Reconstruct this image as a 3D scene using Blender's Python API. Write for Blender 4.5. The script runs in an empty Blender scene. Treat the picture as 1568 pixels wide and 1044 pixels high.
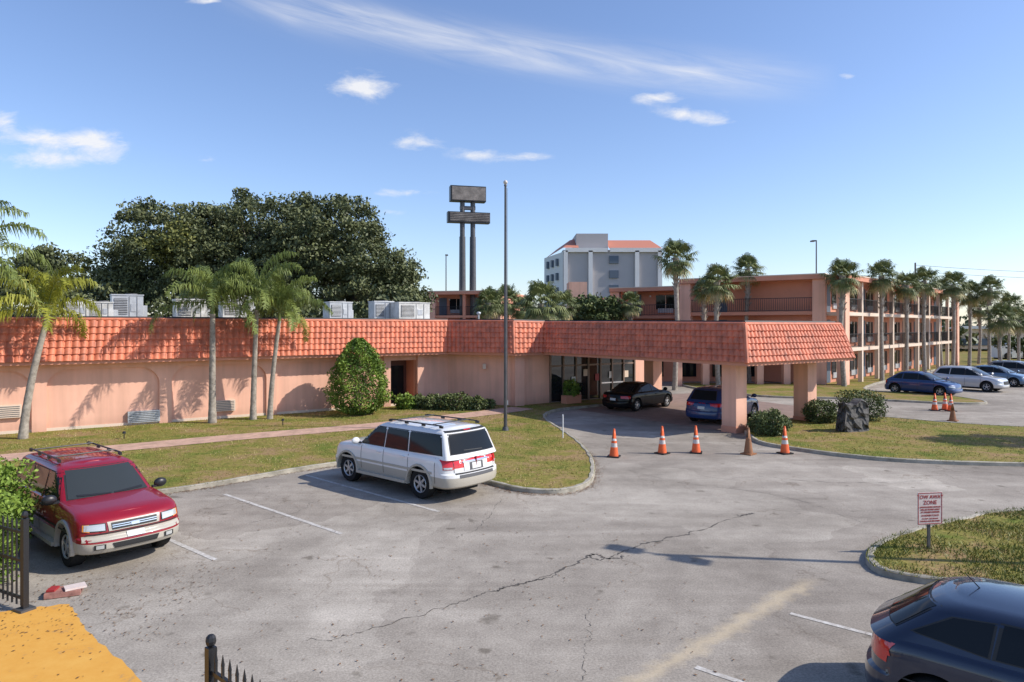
import bpy, bmesh, math, random
import numpy as np
from mathutils import Vector, Matrix
random.seed(7); rng=np.random.default_rng(7)
HC=4.4; F=1045.0
def gp(u,v): return ((u-784)*HC/(v-500), F*HC/(v-500))
def gz(u,v,Y): return ((u-784)*Y/F, Y, HC+(500-v)*Y/F)
scene=bpy.context.scene
COL=scene.collection
# ---------------------------------------------------------------- materials
def newmat(name):
    m=bpy.data.materials.new(name); m.use_nodes=True
    nt=m.node_tree; b=nt.nodes.get('Principled BSDF'); return m,nt,b
def N(nt,t,**k):
    n=nt.nodes.new(t)
    for a,v in k.items(): setattr(n,a,v)
    return n
def mat(name,col,rough=.6,metal=0,var=0,vscale=3,bump=0,bscale=40,coat=0,spec=.5,stain=None,detail=4):
    m,nt,b=newmat(name); L=nt.links
    b.inputs['Roughness'].default_value=rough; b.inputs['Metallic'].default_value=metal
    b.inputs['Specular IOR Level'].default_value=spec
    b.inputs['Coat Weight'].default_value=coat; b.inputs['Coat Roughness'].default_value=.04
    b.inputs['Base Color'].default_value=(*col,1)
    if not(var or bump): return m
    geo=N(nt,'ShaderNodeNewGeometry')
    if var:
        n=N(nt,'ShaderNodeTexNoise'); n.inputs['Scale'].default_value=vscale; n.inputs['Detail'].default_value=detail
        n.inputs['Roughness'].default_value=.65
        L.new(geo.outputs['Position'],n.inputs['Vector'])
        r=N(nt,'ShaderNodeValToRGB'); r.color_ramp.elements[0].position=.3; r.color_ramp.elements[1].position=.7
        r.color_ramp.elements[0].color=tuple(c*(1-var) for c in (stain or col))+(1,)
        r.color_ramp.elements[1].color=tuple(min(1,c*(1+var)) for c in col)+(1,)
        L.new(n.outputs['Fac'],r.inputs['Fac']); L.new(r.outputs['Color'],b.inputs['Base Color'])
    if bump:
        n2=N(nt,'ShaderNodeTexNoise'); n2.inputs['Scale'].default_value=bscale; n2.inputs['Detail'].default_value=2
        L.new(geo.outputs['Position'],n2.inputs['Vector'])
        bp=N(nt,'ShaderNodeBump'); bp.inputs['Strength'].default_value=bump; bp.inputs['Distance'].default_value=.02
        L.new(n2.outputs['Fac'],bp.inputs['Height']); L.new(bp.outputs['Normal'],b.inputs['Normal'])
    return m
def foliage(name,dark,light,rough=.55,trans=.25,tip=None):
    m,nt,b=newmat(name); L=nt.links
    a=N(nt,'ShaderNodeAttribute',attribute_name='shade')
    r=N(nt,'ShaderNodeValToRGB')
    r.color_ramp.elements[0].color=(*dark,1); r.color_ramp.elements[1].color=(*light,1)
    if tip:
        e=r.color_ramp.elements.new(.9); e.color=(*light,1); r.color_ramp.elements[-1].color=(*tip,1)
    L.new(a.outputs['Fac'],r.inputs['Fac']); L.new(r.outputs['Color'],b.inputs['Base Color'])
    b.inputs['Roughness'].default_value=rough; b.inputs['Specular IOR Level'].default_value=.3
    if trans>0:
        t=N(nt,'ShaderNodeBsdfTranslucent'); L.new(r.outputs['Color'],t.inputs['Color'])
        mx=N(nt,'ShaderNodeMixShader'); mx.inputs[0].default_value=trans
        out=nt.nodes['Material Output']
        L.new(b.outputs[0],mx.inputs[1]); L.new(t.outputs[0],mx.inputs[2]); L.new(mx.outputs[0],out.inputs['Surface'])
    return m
M={}
def stucco(name,col,streak=.12):
    m,nt,b=newmat(name); L=nt.links; geo=N(nt,'ShaderNodeNewGeometry')
    n=N(nt,'ShaderNodeTexNoise'); n.inputs['Scale'].default_value=.7; n.inputs['Detail'].default_value=5; L.new(geo.outputs['Position'],n.inputs['Vector'])
    mp=N(nt,'ShaderNodeMapping'); mp.inputs['Scale'].default_value=(3,3,.25); L.new(geo.outputs['Position'],mp.inputs['Vector'])
    n2=N(nt,'ShaderNodeTexNoise'); n2.inputs['Scale'].default_value=1.0; n2.inputs['Detail'].default_value=4; L.new(mp.outputs[0],n2.inputs['Vector'])
    r=N(nt,'ShaderNodeValToRGB'); r.color_ramp.elements[0].position=.3; r.color_ramp.elements[1].position=.7
    r.color_ramp.elements[0].color=(*[c*.9 for c in col],1); r.color_ramp.elements[1].color=(*[min(1,c*1.07) for c in col],1); L.new(n.outputs['Fac'],r.inputs['Fac'])
    r2=N(nt,'ShaderNodeValToRGB'); r2.color_ramp.elements[0].position=.3; r2.color_ramp.elements[1].position=.6
    r2.color_ramp.elements[0].color=(1-streak,1-streak,1-streak,1); r2.color_ramp.elements[1].color=(1.03,1.03,1.03,1); L.new(n2.outputs['Fac'],r2.inputs['Fac'])
    x=N(nt,'ShaderNodeMix',data_type='RGBA',blend_type='MULTIPLY'); x.inputs[0].default_value=1; L.new(r.outputs['Color'],x.inputs[6]); L.new(r2.outputs['Color'],x.inputs[7])
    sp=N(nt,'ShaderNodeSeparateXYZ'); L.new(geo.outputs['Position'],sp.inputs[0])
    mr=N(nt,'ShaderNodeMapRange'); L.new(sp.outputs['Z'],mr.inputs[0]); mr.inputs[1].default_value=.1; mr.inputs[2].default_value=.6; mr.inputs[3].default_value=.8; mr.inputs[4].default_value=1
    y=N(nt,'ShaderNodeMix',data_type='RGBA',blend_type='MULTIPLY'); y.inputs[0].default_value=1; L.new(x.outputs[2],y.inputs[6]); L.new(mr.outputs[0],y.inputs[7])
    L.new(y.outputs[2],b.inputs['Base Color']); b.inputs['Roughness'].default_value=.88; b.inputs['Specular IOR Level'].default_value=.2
    return m
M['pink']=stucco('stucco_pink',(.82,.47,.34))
M['pinkd']=mat('stucco_coral',(.64,.295,.195),.85,var=.08,vscale=.6,spec=.2)
M['cream']=mat('stucco_cream',(.72,.58,.46),.8,var=.06,vscale=1,spec=.2)
M['soffit']=mat('soffit',(.62,.44,.35),.8,var=.05,vscale=1)
M['tile']=mat('clay_tile',(.66,.19,.095),.6,var=.24,vscale=2.2,stain=(.50,.16,.09))
M['darkedge']=mat('roof_flashing',(.02,.02,.02),.6)
M['roofflat']=mat('flat_roof_membrane',(.30,.29,.28),.9,var=.15,vscale=.5)
M['glass']=mat('dark_glass',(.012,.015,.018),.05,spec=.2)
M['store']=mat('storefront_glass',(.02,.024,.026),.03,spec=1.0)
M['wscreen']=mat('windscreen_glass',(.035,.04,.038),.04,spec=.7)
M['frame']=mat('window_frame',(.24,.17,.13),.45,metal=.2)
M['door']=mat('door_paint',(.10,.13,.17),.5)
M['doorb']=mat('door_brown',(.12,.045,.03),.5,var=.1)
M['metal']=mat('galvanised_metal',(.50,.51,.52),.5,metal=.35,var=.15,vscale=3)
M['acwhite']=mat('ac_casing',(.70,.69,.66),.5,var=.14,vscale=2.5,stain=(.5,.48,.43))
M['acdark']=mat('ac_grille',(.09,.09,.095),.6)
M['black']=mat('black_iron',(.015,.015,.017),.4)
M['pole']=mat('weathered_pole',(.10,.10,.105),.5,metal=.4,var=.2,vscale=4)
M['kerb']=mat('kerb_concrete',(.34,.31,.25),.9,var=.4,vscale=2.5)
M['bark']=mat('bark',(.14,.115,.09),.9,var=.3,vscale=5)
M['palmbark']=mat('palm_bark',(.32,.28,.23),.9,var=.4,vscale=6)
M['orange']=mat('cone_orange',(.80,.13,.03),.5,var=.12,vscale=5)
M['brownc']=mat('cone_faded',(.28,.12,.05),.6,var=.2,vscale=5)
M['refl']=mat('reflective_band',(.6,.55,.5),.4)
M['white']=mat('white_paint',(.78,.78,.76),.5)
M['rubber']=mat('tyre_rubber',(.018,.018,.018),.85,spec=.2)
M['rim']=mat('alloy_rim',(.46,.46,.46),.4,metal=.6)
M['chrome']=mat('chrome',(.75,.75,.76),.15,metal=1)
M['under']=mat('underbody',(.012,.012,.012),.9)
M['seam']=mat('panel_gap',(.02,.02,.02),.6)
M['tail']=mat('tail_lamp',(.60,.012,.012),.12,coat=.8)
M['head']=mat('head_lamp',(.55,.56,.54),.12,coat=1,metal=.3)
M['amber']=mat('amber_lamp',(.75,.25,.03),.2)
M['plate']=mat('licence_plate',(.65,.66,.64),.4)
M['tan']=mat('tan_cladding',(.42,.385,.32),.4,coat=.2)
M['signdark']=mat('sign_face_weathered',(.20,.175,.155),.6,var=.45,vscale=1.4)
M['stone']=mat('dark_stone',(.085,.08,.075),.85,var=.6,vscale=5)
M['hotelw']=mat('hotel_render_white',(.74,.72,.70),.8,var=.04,vscale=.2)
M['hotelg']=mat('hotel_render_grey',(.45,.42,.415),.8,var=.04,vscale=.2)
M['redroof']=mat('hotel_roof_red',(.50,.19,.12),.7)
M['redtxt']=mat('sign_red',(.35,.03,.03),.5)
M['signwhite']=mat('sign_white',(.68,.57,.52),.5,var=.12,vscale=9)
M['path']=mat('path_brick',(.50,.32,.235),.85,var=.25,vscale=3)
M['paver']=mat('drive_pavers',(.25,.175,.14),.85,var=.2,vscale=2)
M['crack']=mat('crack_fill',(.085,.075,.065),.95,var=.3)
M['green']=mat('palm_crownshaft',(.16,.20,.05),.5,var=.2)
def paint(name,c,metal=.0,rough=.4,spec=.4,coat=1.0): return mat(name,c,rough,metal=metal,coat=coat,spec=spec,var=.04,vscale=1.5,detail=1)
def asphalt():
    m,nt,b=newmat('asphalt_weathered'); L=nt.links
    geo=N(nt,'ShaderNodeNewGeometry'); P=geo.outputs['Position']
    def noise(s,d=4,r=.6,vec=None,dist=0):
        n=N(nt,'ShaderNodeTexNoise'); n.inputs['Scale'].default_value=s; n.inputs['Detail'].default_value=d
        n.inputs['Roughness'].default_value=r; n.inputs['Distortion'].default_value=dist
        L.new(vec or P,n.inputs['Vector']); return n.outputs['Fac']
    def ramp(f,p0,c0,p1,c1):
        r=N(nt,'ShaderNodeValToRGB'); r.color_ramp.elements[0].position=p0; r.color_ramp.elements[1].position=p1
        r.color_ramp.elements[0].color=(*c0,1); r.color_ramp.elements[1].color=(*c1,1); L.new(f,r.inputs['Fac']); return r.outputs['Color']
    def mix(f,a,b_,mode='MIX'):
        x=N(nt,'ShaderNodeMix',data_type='RGBA',blend_type=mode)
        if isinstance(f,float): x.inputs[0].default_value=f
        else: L.new(f,x.inputs[0])
        L.new(a,x.inputs[6]); L.new(b_,x.inputs[7]); return x.outputs[2]
    base=ramp(noise(.16,5,.6,dist=.8),.38,(.315,.28,.24),.62,(.455,.41,.355))
    mid=ramp(noise(1.3,6,.74),.3,(.78,.77,.76),.7,(1.12,1.12,1.11))
    c=mix(1.0,base,mid,'MULTIPLY')
    fine=ramp(noise(30,3,.85),.3,(.62,.62,.62),.72,(1.3,1.3,1.29))
    c=mix(1.0,c,fine,'MULTIPLY')
    mp=N(nt,'ShaderNodeMapping'); mp.inputs['Rotation'].default_value=(0,0,math.radians(-35)); mp.inputs['Scale'].default_value=(.10,1.4,1)
    L.new(P,mp.inputs['Vector'])
    st=ramp(noise(.8,4,.6,vec=mp.outputs['Vector'],dist=.5),.35,(.86,.85,.84),.65,(1.06,1.06,1.06))
    c=mix(1.0,c,st,'MULTIPLY')
    o=ramp(noise(1.9,2,.5),.25,(.45,.43,.4),.33,(1,1,1)); c=mix(.75,c,o,'MULTIPLY')
    vc=N(nt,'ShaderNodeTexVoronoi',feature='F1'); vc.inputs['Scale'].default_value=.16
    nz0=N(nt,'ShaderNodeTexNoise'); nz0.inputs['Scale'].default_value=.5; nz0.inputs['Detail'].default_value=3; L.new(P,nz0.inputs['Vector'])
    ad0=N(nt,'ShaderNodeVectorMath',operation='MULTIPLY_ADD'); L.new(nz0.outputs['Color'],ad0.inputs[0]); ad0.inputs[1].default_value=(3,3,0); L.new(P,ad0.inputs[2]); L.new(ad0.outputs[0],vc.inputs['Vector'])
    sc=N(nt,'ShaderNodeSeparateColor'); L.new(vc.outputs['Color'],sc.inputs[0])
    c=mix(1.0,c,ramp(sc.outputs[0],.2,(.88,.87,.86),.8,(1.06,1.06,1.05)),'MULTIPLY')
    vo=N(nt,'ShaderNodeTexVoronoi',feature='DISTANCE_TO_EDGE'); vo.inputs['Scale'].default_value=.42
    nz=N(nt,'ShaderNodeTexNoise'); nz.inputs['Scale'].default_value=1.6; nz.inputs['Detail'].default_value=5; L.new(P,nz.inputs['Vector'])
    ad=N(nt,'ShaderNodeVectorMath',operation='MULTIPLY_ADD'); L.new(nz.outputs['Color'],ad.inputs[0]); ad.inputs[1].default_value=(1.4,1.4,0); L.new(P,ad.inputs[2])
    L.new(ad.outputs[0],vo.inputs['Vector'])
    cr=ramp(vo.outputs['Distance'],.0,(.7,.66,.62),.010,(1,1,1))
    msk=ramp(noise(.22,2,.5),.48,(0,0,0),.58,(1,1,1))
    c=mix(msk,c,mix(1.0,c,cr,'MULTIPLY'))
    a=Vector(gp(985,1040)); e=Vector(gp(1240,890)); d=(e-a).normalized(); nrm=Vector((-d.y,d.x))
    dp=N(nt,'ShaderNodeVectorMath',operation='DOT_PRODUCT'); L.new(P,dp.inputs[0]); dp.inputs[1].default_value=(nrm.x,nrm.y,0)
    s1=N(nt,'ShaderNodeMath',operation='SUBTRACT'); L.new(dp.outputs['Value'],s1.inputs[0]); s1.inputs[1].default_value=nrm.dot(a)
    nn=noise(2.2,5,.75); s2=N(nt,'ShaderNodeMath',operation='MULTIPLY_ADD'); L.new(nn,s2.inputs[0]); s2.inputs[1].default_value=.7; s2.inputs[2].default_value=-.35
    s3=N(nt,'ShaderNodeMath',operation='ADD'); L.new(s1.outputs[0],s3.inputs[0]); L.new(s2.outputs[0],s3.inputs[1])
    ab=N(nt,'ShaderNodeMath',operation='ABSOLUTE'); L.new(s3.outputs[0],ab.inputs[0])
    al=N(nt,'ShaderNodeVectorMath',operation='DOT_PRODUCT'); L.new(P,al.inputs[0]); al.inputs[1].default_value=(d.x,d.y,0)
    mr=N(nt,'ShaderNodeMapRange'); L.new(al.outputs['Value'],mr.inputs[0]); 
    t1=d.dot(e); mr.inputs[1].default_value=t1-.4; mr.inputs[2].default_value=t1+.3; mr.inputs[3].default_value=1; mr.inputs[4].default_value=0
    wd=N(nt,'ShaderNodeMapRange'); L.new(ab.outputs[0],wd.inputs[0]); wd.inputs[1].default_value=.0; wd.inputs[2].default_value=.22; wd.inputs[3].default_value=.5; wd.inputs[4].default_value=0
    mm=N(nt,'ShaderNodeMath',operation='MULTIPLY'); L.new(mr.outputs[0],mm.inputs[0]); L.new(wd.outputs[0],mm.inputs[1])
    sand=N(nt,'ShaderNodeRGB'); sand.outputs[0].default_value=(.60,.48,.31,1)
    c=mix(mm.outputs[0],c,sand.outputs[0])
    L.new(c,b.inputs['Base Color']); b.inputs['Roughness'].default_value=.92; b.inputs['Specular IOR Level'].default_value=.2
    return m
M['asphalt']=asphalt()
def worn(name,col,under,lo=.42,hi=.56,scale=6,col2=None):
    m,nt,b=newmat(name); L=nt.links
    geo=N(nt,'ShaderNodeNewGeometry'); n=N(nt,'ShaderNodeTexNoise'); n.inputs['Scale'].default_value=scale; n.inputs['Detail'].default_value=7; n.inputs['Roughness'].default_value=.75
    L.new(geo.outputs['Position'],n.inputs['Vector'])
    r=N(nt,'ShaderNodeValToRGB'); r.color_ramp.elements[0].position=lo; r.color_ramp.elements[1].position=hi
    r.color_ramp.elements[0].color=(*under,1); r.color_ramp.elements[1].color=(*col,1)
    if col2: e=r.color_ramp.elements.new(.75); e.color=(*col2,1)
    L.new(n.outputs['Fac'],r.inputs['Fac']); L.new(r.outputs['Color'],b.inputs['Base Color']); b.inputs['Roughness'].default_value=.85
    return m
M['line']=worn('worn_white_line',(.66,.64,.60),(.39,.355,.31),.42,.66,7)
M['yellow']=worn('worn_yellow_paint',(.64,.31,.045),(.38,.24,.11),.30,.42,2.2,(.70,.38,.075))
def lawnmat():
    m,nt,b=newmat('lawn'); L=nt.links
    geo=N(nt,'ShaderNodeNewGeometry')
    def noise(s,d,r=.6):
        n=N(nt,'ShaderNodeTexNoise'); n.inputs['Scale'].default_value=s; n.inputs['Detail'].default_value=d; n.inputs['Roughness'].default_value=r
        L.new(geo.outputs['Position'],n.inputs['Vector']); return n.outputs['Fac']
    r=N(nt,'ShaderNodeValToRGB'); els=r.color_ramp.elements
    els[0].position=.40; els[0].color=(.32,.215,.11,1); els[1].position=.64; els[1].color=(.13,.165,.03,1)
    e=els.new(.50); e.color=(.25,.21,.06,1)
    L.new(noise(.55,6,.75),r.inputs['Fac'])
    r2=N(nt,'ShaderNodeValToRGB'); r2.color_ramp.elements[0].position=.3; r2.color_ramp.elements[0].color=(.45,.45,.45,1); r2.color_ramp.elements[1].position=.7; r2.color_ramp.elements[1].color=(1.35,1.35,1.3,1)
    L.new(noise(9,5,.85),r2.inputs['Fac'])
    x=N(nt,'ShaderNodeMix',data_type='RGBA',blend_type='MULTIPLY'); x.inputs[0].default_value=1
    L.new(r.outputs['Color'],x.inputs[6]); L.new(r2.outputs['Color'],x.inputs[7]); L.new(x.outputs[2],b.inputs['Base Color'])
    b.inputs['Roughness'].default_value=.95; b.inputs['Specular IOR Level'].default_value=.1
    return m
M['lawn']=lawnmat()
M['grassb']=foliage('grass_blades',(.14,.16,.028),(.30,.28,.065),trans=0,tip=(.44,.33,.16))
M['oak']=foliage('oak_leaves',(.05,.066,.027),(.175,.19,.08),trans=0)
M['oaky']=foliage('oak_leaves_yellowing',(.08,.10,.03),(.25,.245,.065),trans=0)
M['bush']=foliage('shrub_leaves',(.07,.13,.018),(.22,.31,.045),trans=0)
M['shrubd']=foliage('shrub_leaves_dark',(.05,.075,.028),(.16,.19,.06),trans=0)
M['frond']=foliage('queen_palm_leaflets',(.09,.13,.035),(.26,.31,.075),trans=.25,tip=(.45,.40,.08))
M['frondy']=foliage('queen_palm_leaflets_yellow',(.18,.20,.03),(.42,.42,.05),trans=.3,tip=(.6,.48,.06))
M['sabal']=foliage('sabal_leaves',(.08,.11,.04),(.28,.30,.11),trans=0,tip=(.5,.40,.19))
M['leafbrown']=foliage('fallen_leaf_brown',(.10,.05,.025),(.27,.15,.07),trans=0)
# ---------------------------------------------------------------- mesh builder
class MB:
    def __init__(s): s.v=[];s.f=[];s.m=[];s.mats=[]
    def mi(s,m):
        if m not in s.mats: s.mats.append(m)
        return s.mats.index(m)
    def face(s,pts,m):
        b=len(s.v); s.v+= [tuple(p) for p in pts]; s.f.append(tuple(range(b,b+len(pts)))); s.m.append(s.mi(m))
    def box(s,c,size,m,R=None):
        sx,sy,sz=[q/2 for q in size]; b=len(s.v)
        for p in [(-sx,-sy,-sz),(sx,-sy,-sz),(sx,sy,-sz),(-sx,sy,-sz),(-sx,-sy,sz),(sx,-sy,sz),(sx,sy,sz),(-sx,sy,sz)]:
            q=Vector(p)
            if R is not None: q=R@q
            s.v.append((q.x+c[0],q.y+c[1],q.z+c[2]))
        k=s.mi(m)
        for f in [(0,3,2,1),(4,5,6,7),(0,1,5,4),(1,2,6,5),(2,3,7,6),(3,0,4,7)]:
            s.f.append(tuple(b+i for i in f)); s.m.append(k)
    def cyl(s,p0,p1,r0,r1,m,n=10,cap=True):
        p0=Vector(p0);p1=Vector(p1); d=(p1-p0).normalized(); q=d.to_track_quat('Z','Y'); b=len(s.v)
        for p,r in((p0,r0),(p1,r1)):
            for i in range(n):
                a=2*math.pi*i/n; w=p+q@Vector((r*math.cos(a),r*math.sin(a),0)); s.v.append(tuple(w))
        k=s.mi(m)
        for i in range(n):
            j=(i+1)%n; s.f.append((b+i,b+j,b+n+j,b+n+i)); s.m.append(k)
        if cap:
            s.f.append(tuple(b+n-1-i for i in range(n))); s.m.append(k); s.f.append(tuple(b+n+i for i in range(n))); s.m.append(k)
    def tube(s,pts,rs,m,n=10):
        for i in range(len(pts)-1): s.cyl(pts[i],pts[i+1],rs[i],rs[i+1],m,n,cap=(i in(0,len(pts)-2)))
    def grid(s,rows,m,wrap=False):
        b=len(s.v); nc=len(rows[0])
        for r in rows: s.v+=[tuple(p) for p in r]
        k=s.mi(m)
        for i in range(len(rows)-1):
            for j in range(nc if wrap else nc-1):
                j2=(j+1)%nc
                s.f.append((b+i*nc+j,b+i*nc+j2,b+(i+1)*nc+j2,b+(i+1)*nc+j)); s.m.append(k)
    def prism(s,poly,z0,z1,mt,ms=None):
        ms=ms or mt; n=len(poly)
        s.face([(p[0],p[1],z1) for p in poly],mt); s.face([(p[0],p[1],z0) for p in reversed(poly)],ms)
        for i in range(n):
            a=poly[i];b=poly[(i+1)%n]; s.face([(a[0],a[1],z0),(b[0],b[1],z0),(b[0],b[1],z1),(a[0],a[1],z1)],ms)
    def sphere(s,c,r,m,nu=12,nv=8):
        rows=[]
        for i in range(nv+1):
            t=math.pi*i/nv
            rows.append([(c[0]+r[0]*math.sin(t)*math.cos(2*math.pi*j/nu),c[1]+r[1]*math.sin(t)*math.sin(2*math.pi*j/nu),c[2]+r[2]*math.cos(t)) for j in range(nu)])
        s.grid(rows,m,wrap=True)
    def build(s,name,parent=None,smooth=False,bevel=0,sharp=35,fix=False):
        me=bpy.data.meshes.new(name); me.from_pydata(s.v,[],s.f)
        for m in s.mats: me.materials.append(m)
        me.polygons.foreach_set('material_index',s.m)
        if smooth or fix:
            bm=bmesh.new(); bm.from_mesh(me); bmesh.ops.remove_doubles(bm,verts=bm.verts,dist=1e-5)
            bmesh.ops.recalc_face_normals(bm,faces=bm.faces)
            for f in bm.faces: f.smooth=smooth
            th=math.radians(sharp)
            for e in bm.edges:
                if len(e.link_faces)==2 and e.calc_face_angle(0)>th: e.smooth=False
            bm.to_mesh(me); bm.free()
        me.update()
        o=bpy.data.objects.new(name,me); COL.objects.link(o)
        if parent: o.parent=parent
        if bevel:
            b=o.modifiers.new('bevel','BEVEL'); b.width=bevel; b.segments=2; b.limit_method='ANGLE'
        return o
def empty(name,loc=(0,0,0),rz=0):
    e=bpy.data.objects.new(name,None); COL.objects.link(e); e.location=loc; e.rotation_euler=(0,0,rz); e.empty_display_size=.2; return e
def quads(name,Q,mats,shade,parent=None,mi=None):
    n=len(Q); me=bpy.data.meshes.new(name); k=Q.shape[1]
    me.vertices.add(n*k); me.vertices.foreach_set('co',Q.reshape(-1).astype(np.float32))
    me.loops.add(n*k); me.loops.foreach_set('vertex_index',np.arange(n*k,dtype=np.int32))
    me.polygons.add(n); me.polygons.foreach_set('loop_start',np.arange(0,n*k,k,dtype=np.int32))
    for m in mats: me.materials.append(m)
    if mi is not None: me.polygons.foreach_set('material_index',mi.astype(np.int32))
    me.update(calc_edges=True)
    a=me.attributes.new('shade','FLOAT','FACE'); a.data.foreach_set('value',np.clip(shade,0,1).astype(np.float32))
    o=bpy.data.objects.new(name,me); COL.objects.link(o)
    if parent: o.parent=parent
    return o
def leafquads(C,size,asp=.6):
    n=len(C); a=rng.normal(size=(n,3)); a/=np.linalg.norm(a,axis=1)[:,None]
    b=rng.normal(size=(n,3)); b-= (a*b).sum(1)[:,None]*a; b/=np.linalg.norm(b,axis=1)[:,None]
    s=(size*rng.uniform(.6,1.3,n))[:,None]
    a=a*s; b=b*s*asp
    return np.stack([C-a,C+b*.9-a*.1,C+a,C-b*.9+a*.1],1)
def clumpcrown(ells,nclump,per,rc,leaf,bottomcut=-.6):
    vols=np.array([e[3]*e[4]*e[5] for e in ells])**.67; vols/=vols.sum(); Cs=[];S=[]
    for e,w in zip(ells,vols):
        for _ in range(int(nclump*w)):
            while True:
                d=rng.normal(size=3); d/=np.linalg.norm(d)
                if d[2]>bottomcut: break
            r=rng.uniform(.55,1.06)**.6 if rng.random()<.8 else rng.uniform(.2,.7)
            c=np.array(e[:3])+d*np.array(e[3:6])*r
            rr=rc*rng.uniform(.5,1.35); k=int(per*rng.uniform(.6,1.3))
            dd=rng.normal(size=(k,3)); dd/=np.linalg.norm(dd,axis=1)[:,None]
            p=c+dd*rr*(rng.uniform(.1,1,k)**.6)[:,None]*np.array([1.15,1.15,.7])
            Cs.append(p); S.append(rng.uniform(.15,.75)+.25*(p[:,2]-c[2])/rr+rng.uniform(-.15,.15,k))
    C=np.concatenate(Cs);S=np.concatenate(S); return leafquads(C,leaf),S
def tree(name,base,ells,nclump,per,rc,leaf,m,trunk=.35,m2=None):
    e=empty(name,(base[0],base[1],0)); E=[(a-base[0],b-base[1],c,x,y,z) for a,b,c,x,y,z in ells]
    Q,S=clumpcrown(E,nclump,per,rc,leaf)
    if m2 is not None:
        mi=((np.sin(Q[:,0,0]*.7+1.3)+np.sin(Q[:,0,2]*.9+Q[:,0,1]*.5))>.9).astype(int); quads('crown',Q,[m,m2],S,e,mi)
    else: quads('crown',Q,[m],S,e)
    mb=MB()
    zt=min(q[2]-q[5]*.4 for q in E)
    mb.cyl((0,0,-.1),(0,0,zt),trunk,trunk*.75,M['bark'],10)
    for q in E:
        mb.tube([(0,0,zt*.9),(q[0]*.5,q[1]*.5,(zt+q[2])/2),(q[0],q[1],q[2]+q[5]*.4)],[trunk*.6,trunk*.38,trunk*.12],M['bark'],8)
        for _ in range(4):
            d=rng.normal(size=3); d/=np.linalg.norm(d)
            mb.cyl((q[0]*.6,q[1]*.6,(zt+q[2])/2),(q[0]+d[0]*q[3]*.8,q[1]+d[1]*q[4]*.8,q[2]+abs(d[2])*q[5]*.7),trunk*.22,trunk*.05,M['bark'],6)
    mb.build('trunk_and_limbs',e,smooth=True); return e
def bush(name,c,r,n,leaf,m,cone=False):
    e=empty(name,(c[0],c[1],c[2] if len(c)>2 else .05)); 
    d=rng.normal(size=(n,3)); d/=np.linalg.norm(d,axis=1)[:,None]
    rad=rng.uniform(.68,1.06,n); ph=rng.uniform(0,6)
    lump=1+.10*np.sin(d[:,0]*7+ph)+.08*np.sin(d[:,1]*9+d[:,2]*6+ph)+.07*np.sin(d[:,2]*11+2)
    rad=rad*lump
    if cone:
        z=rng.uniform(0,1,n); prof=np.sqrt(np.clip(z*5,0,1))*(1-np.clip((z-.25)/.78,0,1)**1.9)**.75
        a=rng.uniform(0,2*math.pi,n); lump=1+.09*np.sin(a*5+z*9)+.07*np.sin(a*11-z*14)+.05*np.sin(z*31+a*3)
        rr=prof*rng.uniform(.76,1.06,n)*lump
        C=np.stack([np.cos(a)*rr*r[0],np.sin(a)*rr*r[1],z*r[2]],1); S=.32+.28*np.sin(a*5+z*9)+.15*np.sin(z*31+a*3)+rng.uniform(-.2,.4,n)
    else:
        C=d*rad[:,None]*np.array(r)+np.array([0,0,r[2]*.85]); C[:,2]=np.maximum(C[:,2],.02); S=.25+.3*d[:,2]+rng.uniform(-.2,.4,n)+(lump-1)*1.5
    quads('foliage',leafquads(C,leaf),[m],S,e)
    mb=MB()
    for i in range(7):
        a=i*.9; mb.cyl((0,0,-.1),(math.cos(a)*r[0]*.5,math.sin(a)*r[1]*.5,r[2]*.9),.03,.01,M['bark'],6)
    mb.build('stems',e); return e
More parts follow.
